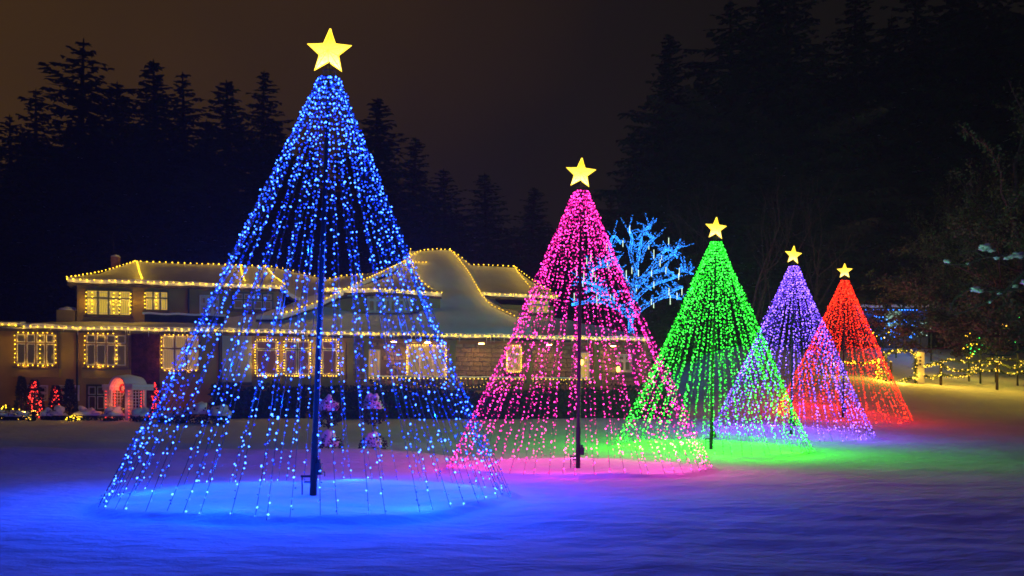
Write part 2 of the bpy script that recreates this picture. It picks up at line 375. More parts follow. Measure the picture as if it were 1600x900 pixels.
def hiproof(px0, px1, ye, v0, v1, rx0, rx1, yr, vr, curve=.10):
    """hipped roof: front eave at depth v0 seen at ye, ridge at vr seen at yr between pixels rx0 and rx1"""
    zf = (hp(px0,ye,v0)[2] + hp(px1,ye,v0)[2])/2; u0, u1 = hp(px0,ye,v0)[0], hp(px1,ye,v0)[0]
    ra, rb_ = hp(rx0,yr,vr), hp(rx1,yr,vr); zr = (ra[2]+rb_[2])/2
    A, B, C_, D = Vector((u0,v0,zf)), Vector((u1,v0,zf)), Vector((u1,v1,zf)), Vector((u0,v1,zf)); r0, r1 = Vector((ra[0],vr,zr)), Vector((rb_[0],vr,zr))
    def mid(p, q): return p.lerp(q, .45) - Vector((0,0,(zr-zf)*curve))
    N = 8
    def sl(a, b, c, d):
        e0 = [a.lerp(b, k/N) for k in range(N+1)]; e2 = [d.lerp(c, k/N) for k in range(N+1)]; e1 = [mid(p, q) for p, q in zip(e0, e2)]
        sheet('roof', [e0, e1, e2], 3)
    sl(A, B, r1, r0); sl(D, A, r0, r0+Vector((.001,0,0))); sl(B, C_, r1+Vector((.001,0,0)), r1); sl(C_, D, r0, r1)
    return A, B, r0, r1, mid
LS = 'yellow light strings on the house'
def curve_pts(ctrl, n=10):
    c = [Vector(p) for p in ctrl]; out = []
    for i in range(len(c)-1):
        p0, p1, p2, p3 = c[max(i-1,0)], c[i], c[i+1], c[min(i+2, len(c)-1)]
        for k in range(n):
            t = k/n; out.append(.5*((2*p1) + (p2-p0)*t + (2*p0-5*p1+4*p2-p3)*t*t + (3*p1-p0-3*p2+p3)*t**3))
    return out + [c[-1]]
GLOW = {'bulb_yellow': ((1,.56,.03), 1.), 'bulb_warm': ((1,.58,.04), .8), 'bulb_blue': ((.02,.15,1), 2.), 'bulb_red': ((1,.04,.02), 1.), 'bulb_green': ((.12,1,.08), 1.), 'bulb_white': ((.5,1,.7), .5)}
def glow(pts, m, parent, per=.6, k=1., off=(0,0,0)):               # unseen lamps added along a string to boost its bulbs' light
    col, p = GLOW.get(m, ((1,.6,.07), 1.)); tot = sum((b-a).length for a, b in zip(pts[:-1], pts[1:])); n = max(1, int(tot/per)); want = [(i+.5)*tot/n for i in range(n)]; acc = 0
    for a, b in zip(pts[:-1], pts[1:]):
        d = (b-a).length
        while want and acc + d >= want[0]:
            lamp('added_lamp', col, p*k*tot/n*POW, a.lerp(b, (want.pop(0)-acc)/max(d,1e-6)) + Vector(off), parent)
        acc += d
POW = 3.1
def light_string(pts, label, sp=.31, r=.031, m='bulb_yellow', group=LS, wire=True, cv=False, k=.9, off=(0,-.13,-.10), jit=.012, cat='string lights'):
    pts = curve_pts(pts) if cv else [Vector(p) for p in pts]
    mb = MB(); mb.tube(pts, .009, 3, cap=False); o = mb.build('light_string', 'wire', None, label=label, cat=cat, group=group)
    mb = MB(); acc = 0
    for p, q in zip(pts[:-1], pts[1:]):
        d = (q-p).length
        while acc < d:
            w = p.lerp(q, acc/d) + Vector((R.uniform(-jit,jit), R.uniform(-jit,jit), -r*.6 + R.uniform(-jit,jit))); mb.octa(w, r*R.uniform(.85,1.12)); acc += sp*R.uniform(.9, 1.1)
        acc -= d
    mb.build('light_bulbs', m, o, kind='stuff'); glow(pts, m, o, k=k, off=off); return o
def hs(ctrl, label, **k): return light_string([hw(p) for p in ctrl], label, **k)
RF = dict(k=.8, off=(0,-.3,.28))                               # strings lying on the roofs

# --- main eave: fascia, gutter snow, skirt roof
EV = -.72
def eave(px): return Vector((hu(px, EV), EV, EZ + .06))
MB().box((hu(-70,EV), EV+.03, EZ-.28), (hu(1016,EV), EV+.15, EZ-.06)).build('fascia', 'trim', house)
MB().box((hu(-70,EV), EV+.16, EZ-.24), (hu(1016,EV), -.02, EZ-.16)).build('soffit', 'porch_ceiling', house)
sk = [(-70,505,.9),(60,504,.9),(120,503,.88),(215,503,.88),(252,499,.88),(345,497,.88),(400,490,.9),(440,480,1.2),(500,478,1.3),(560,490,1.25),(640,490,1.25),(690,488,1.3)]
low = [eave(p) for p, _, _ in sk]; top = [hp(p, y, v) for p, y, v in sk]
sheet('roof', [low, [a.lerp(b, .5) - Vector((0,0,.10*(b.z-a.z))) for a, b in zip(low, top)], top], 3)
sk = [(800,497,1.6),(830,494,3.0),(870,497,3.1),(920,507,3.0),(970,517,2.4),(1016,526,1.2)]
low = [eave(p) for p, _, _ in sk]; top = [hp(p, y, v) for p, y, v in sk]
sheet('roof', [low, [a.lerp(b, .5) - Vector((0,0,.12*(b.z-a.z))) for a, b in zip(low, top)], top], 3)
# far left projecting eave
a = hp(-40,503,-1.3); c = hp(31,506,-1.3)
bay = MB().box((a[0], -1.28, EZ-.12), (c[0], -.75, a[2]-.1)).build('porch_roof', 'trim', house); MB().slab([[(a[0]+(c[0]-a[0])*k/6, v, a[2]+dz) for k in range(7)] for v, dz in ((-1.32,0),(-.9,.10),(-.3,.16))], .12).build('snow_cover', 'roof_snow', bay, True)
ic = MB()
for k in range(150):
    u = hu(-10,EV) + (hu(1010,EV)-hu(-10,EV))*R.random(); l_ = R.uniform(.08,.5)*R.random()+.06; ic.tube([(u,EV+.01,EZ-.06),(u,EV+.01,EZ-.06-l_*.6),(u,EV+.01,EZ-.06-l_)],[.022,.014,.002],5)
mat('ice',(.7,.75,.8),.15,spec=.5); ic.build('icicles','ice',house,True,kind='stuff')
# --- left upper hip roof
A, B, r0, r1, mid = hiproof(105, 446, 440, .05, 10.2, 211, 415, 413, 5.0)
up = Vector((0,-.03,.06))
hs([A+up*.2+Vector((0,-.05,-.06)), B+Vector((0,-.06,-.05))], 'yellow bulbs along the eave of the left upper roof')
hs([A+up, mid(A,r0)+up*1.6, r0+up], 'yellow bulbs climbing the far left hip of the upper roof', **RF)
hs([r0+up, r1+up], 'yellow bulbs along the level ridge of the left upper roof', **RF)
f0 = A.lerp(B, .34); 
q = r0.lerp(r1, .015); e_ = hp(223,439,.1)
hs([q+up, mid(e_, q)+up*2, e_+up], 'short yellow light string running down the snowy slope of the upper left roof', sp=.16, r=.03, **RF)
q = r0.lerp(r1, .80); e_ = hp(383,440,.1); hs([q+up, mid(e_, q)+up*2, e_+up], 'yellow light string down the upper roof slope, behind the left rim of the blue cone', **RF)
hs([r1+up, mid(B,r1)+up*2, B+up], 'yellow string on the right hip of the left upper roof, behind the blue cone', **RF)
# --- linking ridge and the sweep down to the left of the big roof
lr = [r1, hp(440,421,5), hp(482,430,5), hp(510,437,5), hp(540,432,5), hp(585,430,5), hp(633,409,5.4)]
df = [hp(446,452,1.0), hp(462,462,1.0), hp(485,470,.9), hp(505,468,.8), hp(535,457,.9), hp(585,452,.8), hp(640,452,.9)]
md = [p.lerp(q, .5) - Vector((0,0,.12)) for p, q in zip(df, lr)]
sheet('roof', [df, md, lr], 3)
hs([p+up*1.5 for p in lr[:-1]], 'yellow bulbs along the sagging ridge between the two roofs, behind the blue cone', cv=True, **RF)
dg = [hp(440,492,-.1), hp(505,470,.35), hp(560,443,.7), hp(600,425,2.6), hp(633,409,5.2)]
hs([p+up*1.6 for p in dg], 'diagonal yellow light string rising to the big roof, behind the blue cone', cv=True, sp=.27, **RF)
dl = [hp(400,492,.1), hp(446,478,1.0), hp(482,462,1.1), hp(540,440,3.0), hp(625,411,5.3)]
sheet('roof', [dg, dl], 2)
# dormer eave
de = [hp(503,450,.55), hp(600,451,.55), hp(690,457,.55)]
MB().box((de[0][0], .58, de[0][2]-.22), (de[2][0], .72, de[0][2]-.06)).build('fascia', 'trim', house)
MB().box((de[0][0], .72, de[0][2]-.18), (de[2][0], 1.29, de[0][2]-.10)).build('soffit', 'dark_wood', house)
hs([p+Vector((0,-.06,0)) for p in de], 'level yellow eave string above the upper windows behind the blue cone')
sheet('roof', [[de[0], de[1], de[2]], [hp(520,445,1.4), hp(600,440,1.8), hp(655,444,1.9)], [hp(540,433,4.8), hp(600,424,4.9), hp(640,404,5.6)]], 3)
# --- the big bell-cast roof
rows_px = [ # y, left x, right x, depth
    (518,585,832,EV),(512,602,829,-.35),(503,622,816,.25),(492,648,795,.75),(478,668,766,1.5),(462,684,752,2.2),(450,668,745,3.0),(436,654,737,3.6),(418,645,725,4.6),(402,640,712,5.6),(392,641,703,6.3)]
rows = []
for y, xa, xb, v in rows_px:
    rows.append([hp(xa+(xb-xa)*k/8, y, v) if y < 517 else Vector((hu(xa+(xb-xa)*k/8, EV), EV, EZ+.06)) for k in range(9)])
sheet('roof', rows, 2)
# its right flank curving down, its left flank and its back
rt = [r[-1] for r in rows][2:]
fl = [hp(px, y, v) for px, y, v in ((835,497,3.1),(822,490,3.2),(795,483,3.4),(775,470,4.2),(768,458,5.0),(762,448,5.8),(757,436,6.6),(748,424,7.0),(738,415,7.2))]
sheet('roof', [rt, fl], 2)
lf = [r[0] for r in rows][5:]
fl2 = [p + Vector((-.25, 1.6, -.1)) for p in lf]; sheet('roof', [fl2, lf], 2)
top = rows[-1]; sheet('roof', [top, [p + Vector((0, 3, -.9)) for p in top]], 2)
rim = [hp(x,y,v)+up*1.5 for x,y,v in ((633,409,5.4),(645,399,5.9),(660,393,6.3),(680,391,6.3),(703,392,6.3))]
hs(rim, 'yellow bulbs over the rounded peak of the big roof', cv=True, sp=.26, **RF)
hs([r[-1]+up*2 for r in rows[::-1]][:-2], 'yellow light string sweeping down the right hip of the big bell shaped roof', cv=True, sp=.25, **RF)
hs([r[0]+up*2 for r in rows[::-1]][:6], 'yellow string down the big roof\'s left edge, at the rim of the blue cone', cv=True, **RF)
hs([hp(634,412,5.2)+up*2, hp(670,414,4.9)+up*3], 'short stub of yellow lights on the snow below the big roof peak', sp=.2, **RF)
# --- back wing on the right
A2, B2, q0, q1, mid2 = hiproof(748, 872, 459, 2.6, 10, 732, 803, 417, 6.6)
hs([hp(703,393,6.3)+up*2, hp(720,404,6.5)+up*2, q0+up*2], 'yellow lights dropping from the big peak to the back wing ridge', cv=True, **RF)
hs([q0+up*2, q1+up*2], 'yellow bulbs along the level ridge of the right back wing', **RF)
hs([q1+up*2, mid2(B2,q1)+up*2.5, B2.lerp(q1,.12)+up], 'yellow light string down the right hip of the back wing', **RF)
hs([q1+up*2, hp(812,432,4.6)+up*2, hp(829,452,3.2)+up*2], 'yellow light string down the front slope of the back wing', cv=True, **RF)
hs([hp(757,458,2.55), hp(872,462,2.55)], 'yellow eave string of the back wing, left of the pink cone')

# --- eave strings of the main floor
hs([hp(-40,504,-1.36), hp(31,508,-1.36)], 'double yellow string on the projecting eave at the picture\'s left edge', sp=.30, k=2.)
hs([(hu(25,EV), EV-.03, EZ-.02), (hu(122,EV), EV-.03, EZ-.03), (hu(560,EV), EV-.03, EZ-.02)], 'long yellow eave string above the ground floor windows on the left')
hs([(hu(560,EV), EV-.03, EZ-.02), (hu(820,EV), EV-.03, EZ-.02), (hu(1016,EV), EV-.03, EZ-.02)], 'long yellow eave string above the porch, running behind the pink cone', sp=.26)

# --- windows
def window(px0, px1, py0, py1, v, cols, rows_, cloth, proud=.12, fm='trim', transom=None, name='window', sill=True, gap=.1):
    a, c = hp(px0,py0,v-proud), hp(px1,py1,v-proud); u0, u1, z1, z0 = a[0], c[0], a[2], c[2]; f = v-proud
    fr = MB(); w = .075
    fr.box((u0-w,f,z0-w), (u0,v+.01,z1+w)); fr.box((u1,f,z0-w), (u1+w,v+.01,z1+w)); fr.box((u0,f,z1), (u1,v+.01,z1+w)); fr.box((u0,f,z0-w), (u1,v+.01,z0))
    win = fr.build(name, fm, house)
    cw = (u1-u0)/cols; zs = [z0, z1] if rows_ == 1 else ([z0, z0+(z1-z0)*(transom or .66), z1] if rows_ == 2 else [z0+(z1-z0)*k/rows_ for k in range(rows_+1)])
    ml = MB()
    for k in range(1, cols): ml.box((u0+cw*k-.035, f+.01, z0), (u0+cw*k+.035, f+.06, z1))
    for z in zs[1:-1]: ml.box((u0, f+.018, z-.035), (u1, f+.055, z+.035))
    if ml.v: ml.build('mullion', fm, win)
    for i in range(cols):
        for j in range(len(zs)-1):
            x0, x1, b0, b1 = u0+cw*i+.036, u0+cw*(i+1)-.036, zs[j]+.036, zs[j+1]-.036; s = .035
            sa = MB(); sa.box((x0,f+.022,b0),(x0+s,f+.05,b1)); sa.box((x1-s,f+.022,b0),(x1,f+.05,b1)); sa.box((x0+s,f+.022,b1-s),(x1-s,f+.05,b1)); sa.box((x0+s,f+.022,b0),(x1-s,f+.05,b0+s))
            sa.build('sash', 'white_paint', win)
            MB().box((x0+s,f+.032,b0+s),(x1-s,f+.040,b1-s)).build('pane', 'glass', win)
    MB().box((u0,f+.07,z0),(u1,f+.085,z1)).build('curtain', cloth, win)
    if sill:
        s = MB().box((u0-.14, f-.12, z0-.16), (u1+.14, v-.005, z0-w-.005)).build('sill', 'sill_wood', win)
    return u0, u1, z0, z1, f
def wstring(rect, label, sides='lrtb', sp=.2, r=.026, extra=()):
    u0, u1, z0, z1, f = rect; f -= .05; e_ = .04
    P_ = {'l': [(u0-e_,f,z0), (u0-e_,f,z1)], 't': [(u0,f,z1+e_), (u1,f,z1+e_)], 'r': [(u1+e_,f,z1), (u1+e_,f,z0)], 'b': [(u1,f,z0-e_), (u0,f,z0-e_)]}
    o = None
    mb = MB(); bb = MB()
    segs = [P_[s] for s in sides] + [[(u0+(u1-u0)*x, f, z1), (u0+(u1-u0)*x, f, z0)] for x in extra]
    for s in segs:
        a, c = hw(s[0]), hw(s[1]); mb.tube([a, c], .008, 3, cap=False); n = max(2, int((c-a).length/sp))
        for k in range(n): bb.octa(a.lerp(c, (k+.5)/n) + Vector((R.uniform(-.015,.015), 0, R.uniform(-.015,.015))), r*R.uniform(.85,1.1))
    o = mb.build('light_string', 'wire', None, label=label, cat='string lights', group=LS); bb.build('light_bulbs', 'bulb_yellow', o, kind='stuff')
    for s in segs: glow([hw(s[0]), hw(s[1])], 'bulb_yellow', o, .7, 1.1, (0,-.12,0))
w1 = window(25,86,521,570,0,4,2,'curtain_dim',.34,'sill_wood',.70)
MB().box((w1[0]-.2, -.42, w1[2]-.62), (w1[1]+.2, -.01, w1[2]-.17)).build('bay_base', 'stucco', house)
wstring(w1, 'yellow lights framing the first bay window from the left', extra=(.62,), sp=.21)
w2 = window(134,197,522,572,0,4,2,'curtain_dim',.34,'sill_wood',.70)
MB().box((w2[0]-.2, -.42, w2[2]-.62), (w2[1]+.2, -.01, w2[2]-.17)).build('bay_base', 'stucco', house)
wstring((w2[0], w2[0]+(w2[1]-w2[0])*.74, *w2[2:]), 'yellow lights framing three panes of the second bay window', sp=.21)
w3 = window(254,310,524,578,0,3,2,'curtain_warm',.2,'sill_wood',.62); wstring(w3, 'yellow lights around the window beside the dark red ivy', 'ltb', sp=.2)
w4 = window(400,433,532,586,0,1,2,'curtain_rose',.1,'trim',.74); wstring(w4, 'yellow lights around the left of three windows behind the blue cone', sp=.13)
w5 = window(445,484,532,586,0,2,2,'curtain_rose',.1,'trim',.74); wstring(w5, 'yellow lights around the middle of three windows behind the blue cone', sp=.13)
w6 = window(503,527,532,586,0,1,2,'curtain_rose',.1,'trim',.74); wstring(w6, 'yellow lights around the window just right of the blue cone\'s pole', sp=.13)
w7 = window(637,696,540,588,2.4,3,1,'curtain_warm',.08,'white_paint'); wstring(w7, 'yellow lights around the wide porch window at the blue cone\'s right rim', 'ltr', sp=.15)
w8 = window(793,813,541,580,2.4,2,3,'curtain_warm',.08,'white_paint'); wstring(w8, 'yellow lights around the small porch window at the pink cone\'s left rim', sp=.11)
window(577,592,548,592,2.4,1,2,'curtain_warm',.08,'white_paint', name='door', sill=False)
window(906,920,552,592,2.4,1,2,'curtain_gold',.08,'white_paint', name='door', sill=False)
window(966,986,555,580,2.4,2,2,'curtain_dim',.08,'white_paint')
u1_ = window(136,203,454,492,.9,4,2,'curtain_gold',.12,'trim',.70); wstring(u1_, 'yellow lights round the bright upper window at the left end', 'lr', sp=.17, r=.03, extra=(.12,.62,.76))
u2_ = window(228,261,456,484,.9,3,2,'curtain_gold',.12,'trim',.66); wstring(u2_, 'yellow lights at the narrow upper window next to the balcony', 'l', sp=.17, r=.03, extra=(.5,))
window(314,340,463,488,.9,3,2,'curtain_dim',.08,'white_paint',.5, sill=False)
window(365,425,458,484,.9,4,2,'curtain_dim',.08,'trim',.6)
for x0, x1 in ((576,596),(602,618),(623,640)): window(x0,x1,457,487,1.3,2,2,'curtain_dim',.08,'white_paint',.62)
r_ = window(826,856,468,488,3.2,3,2,'curtain_gold',.08,'white_paint',.6)
window(36,72,604,624,0,2,2,'interior_dark',.1,'white_paint',.5, sill=False); window(92,121,604,624,0,2,2,'interior_dark',.1,'white_paint',.5, sill=False)
window(137,164,603,640,0,2,2,'interior_dark',.06,'dark_wood',.6, sill=False)
# --- balcony on the left upper storey
a, c = hp(226,488,-.1), hp(350,488,-.1)
bal = MB().box((a[0], -.1, EZ+.35), (c[0], .0, a[2]-.05)).build('balcony', 'dark_wood', house); MB().slab([[(a[0]-.1+(c[0]-a[0]+.2)*k/14, v, a[2]+.05*math.sin(k*1.3)*.4) for k in range(15)] for v in (-.16,-.05,.1)], .1).build('snow_cover', 'roof_snow', bal, True)
# --- porch: floor, ceiling, columns, stone courses, balustrade
pz = hp(700,604,0)[2]
MB().box((hu(540), -.15, BZ), (hu(1012), 2.39, pz-.35)).build('porch_floor', 'dark_wood', house)
MB().box((hu(540), -.01, EZ-.26), (hu(1012), 2.39, EZ-.16)).build('porch_ceiling', 'porch_ceiling', house)
cols = [(541,553),(567,577),(700,713),(817,832),(926,938),(1000,1011)]
for x0, x1 in cols:
    u0, u1 = hu(x0), hu(x1); c_ = MB().box((u0,-.18,BZ), (u1,.18,pz+.35)).box((u0+.05,-.13,pz+.352), (u1-.05,.13,EZ-.5)).box((u0-.02,-.16,EZ-.498), (u1+.02,.16,EZ-.262)).build('column', 'stucco', house)
mesh_cache = {}
z = pz - .34; k = 0; zr_ = EZ - .28
open_ = [(577,592,548,592),(637,696,540,588),(793,813,541,580),(906,920,552,592),(966,986,555,580)]
ow = [(hp(a,b_,2.4)[0]-.16, hp(c,d,2.4)[0]+.16, hp(a,d,2.4)[2]-.2, hp(c,b_,2.4)[2]+.12) for a,b_,c,d in [(o[0],o[2],o[1],o[3]) for o in open_]]
while z < zr_ - .1:
    h = .265; u = hu(541,2.4) + (.25 if k % 2 else 0)
    while u < hu(1010,2.4):
        w = R.uniform(.45, .75)
        if not any(u+w > q[0] and u < q[1] and z+h > q[2] and z < q[3] for q in ow):
            key = (round(w*10), k % 3)
            if key not in mesh_cache:
                d = .045; hw_ = key[0]/10 - .02; hh = h-.025; b_ = .02; m_ = MB()
                fr_ = [(0,0,0),(hw_,0,0),(hw_,0,hh),(0,0,hh)]; in_ = [(b_,-d,b_),(hw_-b_,-d*R.uniform(.7,1.2),b_),(hw_-b_,-d,hh-b_),(b_,-d*R.uniform(.7,1.3),hh-b_)]
                m_.v = fr_ + in_; m_.f = [(4,5,6,7),(0,1,5,4),(1,2,6,5),(2,3,7,6),(3,0,4,7)]; m_.m = [0]*5
                mesh_cache[key] = m_.mesh('stone_block', 'stone')
            s_ = link('stone_block', mesh_cache[key], house); s_.location = (u, 2.395, z)
        u += round(w*10)/10
    z += h; k += 1
a = hp(713,590,0)[2]
for (x0, x1) in ((577,700),(713,817),(832,926)):
    u0, u1 = hu(x0), hu(x1)
    rl = MB().box((u0+.01,-.08,a-.06), (u1-.01,.08,a)).box((u0+.01,-.05,pz-.2), (u1-.01,.05,pz-.12)).build('balustrade', 'trim', house)
    nb = int((u1-u0)/.3); m_ = None
    for k in range(1, nb):
        u = u0 + (u1-u0)*k/nb
        if m_ is None: m_ = MB().box((-.03,-.03,pz-.118), (.03,.03,a-.061)).mesh('baluster', 'trim')
        s_ = link('baluster', m_, rl); s_.location = (u, 0, 0)
    MB().slab([[(u0+(u1-u0)*k/10, v, a+.07+.02*math.sin(k*2+v*9)) for k in range(11)] for v in (-.1,0,.1)], .065).build('snow_cover', 'roof_snow', rl, True)
    nm = {577:'left', 713:'middle', 832:'right'}[x0]
    hs([(u0,-.12,a-.03),(u1,-.12,a-.03)], {'left':'string of lights along the porch rail behind the blue cone\'s right side','middle':'string of lights along the porch rail between the blue and pink cones','right':'string of lights along the porch rail inside the pink cone'}[nm], sp=.24, r=.032, m='bulb_warm', group='porch rail lights')
    n = 2; 
    for k in range(n):
        ua, ub = u0+(u1-u0)*k/n, u0+(u1-u0)*(k+1)/n
        pts = [hw((ua+(ub-ua)*t/10, -.16, a-.12-.42*math.sin(math.pi*t/10))) for t in range(11)]
        g = MB(); g.tube(pts, .05, 6)
        for p in pts:
            for _ in range(14):
                d = Vector((R.gauss(0,1),R.gauss(0,1),R.gauss(0,1))).normalized(); c_ = p + d*.05 + Vector((R.uniform(-.1,.1),0,0)); g.tri(c_, c_+d*.1+Vector((.03,0,0)), c_+d*.1-Vector((.03,0,.03)))
        o = g.build('garland', 'hedge_leaf', None, label='%s swag of green garland on the %s part of the porch rail' % (('first','second')[k], nm), cat='garland', group='garland swags on the porch rail')
        bb = MB(); [bb.octa(p+Vector((0,-.08,R.uniform(-.04,.04))), .016) for p in pts]; bb.build('light_bulbs', 'bulb_warm', o, kind='stuff')
for x, wd in ((615,'behind the blue cone'),(668,'above the wide porch window'),(752,'above the bare stone wall of the porch'),(858,'inside the left half of the pink cone'),(958,'inside the right half of the pink cone')):
    p = Vector((hu(x,1.35), 1.35, EZ-.27)); w = hw(p)
    l_ = MB().tube([w, w-Vector((0,0,.03))], [.20,.19], 14).build('porch_lamp', 'dark_metal', None, label='flat round ceiling lamp under the porch roof, '+wd, cat='lamp', group='porch ceiling lamps')
    MB().tube([w-Vector((0,0,.031)), w-Vector((0,0,.045))], [.16,.15], 14).build('diffuser', 'porch_globe', l_)
# wall lantern and lit figure
for (x,y,lb) in ((909,566,'bright wall lantern by the porch door behind the pink cone'),(966,577,'yellow lit ornament hung at the right end of the porch')):
    w = hw(hp(x,y,2.2)); l_ = MB().box(w+Vector((-.09,-.02,.18)), w+Vector((.09,.22,.22))).box(w+Vector((-.02,.0,.2)), w+Vector((.02,.04,.34))).build('wall_lantern', 'dark_metal', None, label=lb, cat='lantern')
    MB().blob(w, .11,.09,.17, nu=8, nv=6, jit=.03).build('globe', emit('lantern_glow', (1,.62,.08), 7) if 'lantern_glow' not in MATS else 'lantern_glow', l_, True)
# ------------------------------------------------------------------ wood of conifers behind
def conifer(seed, h=30., wd=7.0, nw=46, ragged=.3):
    rr = random.Random(seed); tr = MB(); cr = MB(); sn = MB()
    tr.tube([(0,0,-1),(0,0,h*.3),(.1,0,h*.7),(0,0,h)], [.5,.38,.18,.03], 7)
    lob = [rr.uniform(.75, 1.2) for _ in range(9)]
    for i in range(nw):
        f0_ = (i+.5)/nw; f = f0_; prof = ((1-f)**.78*wd*(lob[int(f*7.99)]*(1-(f*8)%1) + lob[int(f*7.99)+1]*((f*8)%1)) + .10)*(1 + ragged*rr.uniform(-.8,.4))
        nb = 5 + int(8*(1-f)); a0 = rr.uniform(0,6.28)
        for b_ in range(nb):
            f = min(.995, f0_ + rr.uniform(-1.2,1.2)/nw*(1.2-f0_)); z = h*(.04 + .955*f)
            a = a0 + 6.283*b_/nb + rr.uniform(-.4,.4); ln = prof*rr.uniform(.5,1.12)
            if rr.random() < .06: ln *= 1.35
            d = Vector((math.cos(a), math.sin(a), 0)); s_ = Vector((-d.y, d.x, 0)); up0 = .30 - .55*(1-f) + rr.uniform(-.12,.12)
            ns = max(4, int(ln*3.9))
            def bp(t): return Vector((0,0,z)) + d*(ln*t) + Vector((0,0, ln*(up0*t - .20*t*t + .16*t**3)))
            p0 = bp(0); p1 = bp(1); cr.tri(p0+Vector((0,0,.06)), p0-Vector((0,0,.06)), p1)
            for k in range(ns):
                t = .10 + .90*(k+rr.random())/ns; p = bp(min(1,t)); w = min(1.5, .26*ln*(1.1-t)*rr.uniform(.5,1.4) + .10 + .14*(1-f))
                for sg in (-1, 1):
                    tip = p + s_*sg*w*rr.uniform(.5,1) + d*(w*rr.uniform(.4,.9)) + Vector((0,0,-.3*w*rr.uniform(-.1,1.8)))
                    cr.tri(p - d*.14, p + d*.20, tip); q = p.lerp(tip, rr.uniform(.35,.7))
                    cr.tri(q - d*.10, q + d*.14, q + Vector((0,0,-(.12+.5*(1-f))*rr.uniform(.3,1.3))) + d*rr.uniform(-.2,.3) + s_*rr.uniform(-.2,.2))
                if rr.random() < .022 and .1 < f < .7:
                    e = w*.45; sn.quad(p-d*e*.6+Vector((0,0,.06)), p+s_*e*.6+Vector((0,0,.05)), p+d*e*.8+Vector((0,0,.03)), p-s_*e*.6+Vector((0,0,.05)))
    for k in range(4):
        a = k*1.6; cr.tri((-.05*math.cos(a),-.05*math.sin(a),h-1.6),(.05*math.cos(a),.05*math.sin(a),h-1.6),(0,0,h+.3))
    return tr.mesh('trunk','conifer_bark'), cr.mesh('crown','conifer'), sn.mesh('snow_patches','snow')
PROTO = [conifer(1,30,7.2,60,.3), conifer(2,30,6.2,62,.25), conifer(3,30,8.4,50,.6), conifer(4,30,5.0,60,.25), conifer(5,30,7.8,56,.45), conifer(6,30,9.0,44,.75), conifer(7,30,6.6,52,.5)]
ORD = ['first','second','third','fourth','fifth','sixth','seventh','eighth','ninth','tenth','eleventh','twelfth','thirteenth','fourteenth','fifteenth','sixteenth','seventeenth','eighteenth','nineteenth','twentieth']
def plant(px, py, Y, k, sx=1., label=None, group=None):
    t = at(px, py, Y); x, y = t.x, Y; gz = ground(x, y, False); h = t.z - gz; s = h/30.
    r = empty('conifer_tree', (x, y, gz), R.uniform(0,6.28), label, 'conifer', group); g = sx*R.uniform(1.45,1.8); r.scale = (s*g, s*g, s); r.rotation_euler.x = rad(R.uniform(-1.5,1.5)); r.rotation_euler.y = rad(R.uniform(-1.5,1.5))
    tr, cr, sn = PROTO[k]; link('trunk', tr, r); c = link('crown', cr, r); link('snow_patches', sn, r, kind='stuff')
LT = [(18,178,74,5,1.1),(62,140,80,6,1),(125,58,84,5,1.05),(172,125,88,1,1.1),(208,188,76,4,1),(258,96,80,0,1.1),(290,112,82,6,1.2),(322,190,78,1,1.1),(360,122,80,3,1.2),(409,113,86,3,1),(442,188,82,1,1.1),(480,215,86,0,1),
      (535,225,90,4,1),(588,155,92,3,1.3),(642,215,90,1,1.1),(700,262,92,0,1.1),(760,270,95,4,1.1),(826,292,92,1,1.2)]
for i, (px, py, Y, k, sx) in enumerate(LT):
    ex = {2:'tallest there, ragged and broad', 5:'pointed and full', 8:'slim and pointed', 9:'thin and free standing', 13:'right of the blue star'}.get(i, 'dark silhouette')
    plant(px, py, Y, k, sx, '%s conifer tip from the left behind the house, %s' % (ORD[i], ex), 'conifers behind the house')
RTL = [(905,300,90,4,1.1),(960,300,88,2,.9),(1000,205,84,4,1),(1050,56,82,1,1.05),(1100,95,86,0,1),(1145,2,80,5,1),(1195,-30,84,4,1),(1228,-60,80,2,.9),(1275,70,84,1,1),(1342,-12,92,0,.9),(1385,25,94,6,1),(1432,-30,90,5,.9),(1490,-70,90,0,.9),(1550,-60,84,4,.9),(1612,-60,80,5,.9)]
for i, (px, py, Y, k, sx) in enumerate(RTL):
    ex = {3:'slender, left edge of that wood', 5:'reaching the top of the picture', 14:'at the picture\'s right edge'}.get(i, 'tall dark silhouette')
    plant(px, py, Y, k, sx, '%s conifer right of the pink star, %s' % (ORD[i], ex), 'conifers behind the right end of the lawn')
LOW = [(-25,205,70,0,'at the left edge of the wood'),(95,205,76,1,'under the tallest ragged fir on the left'),(236,168,78,4,'above the left end of the house roof'),(326,200,76,0,'above the ridge of the left upper roof'),(465,250,78,4,'seen through the blue cone'),(620,330,76,0,'at the blue cone\'s right slope'),(720,350,78,1,'above the big roof peak'),(860,370,80,4,'left of the pink cone'),(1080,290,74,0,'above the blue lit tree'),(1170,300,72,4,'right above the green star'),(1250,280,72,1,'above the violet star'),(1320,260,86,0,'above the red star'),(1410,230,86,4,'left of the bare twigs at the right'),(1500,200,84,1,'behind the bare twigs at the right'),(40,205,84,5,'between the first two tips on the left'),(150,180,90,6,'just right of the tallest ragged fir'),(205,205,86,1,'between the ragged fir and the pointed pair'),(395,205,90,6,'left of the thin free standing fir'),(440,230,92,0,'just left of the blue cone\'s upper slope'),(1120,150,92,5,'between the slender fir and the topmost ones'),(1172,60,94,0,'among the topmost firs above the green star'),(1252,125,94,6,'in the gap above the violet star'),(1305,160,96,1,'in the open gap of sky at the right'),(1405,110,98,0,'above the gate, right of the open sky'),(1462,30,98,6,'high above the lit fence'),(1525,40,96,5,'high above the broad evergreen'),(1585,20,94,0,'in the top right corner')]
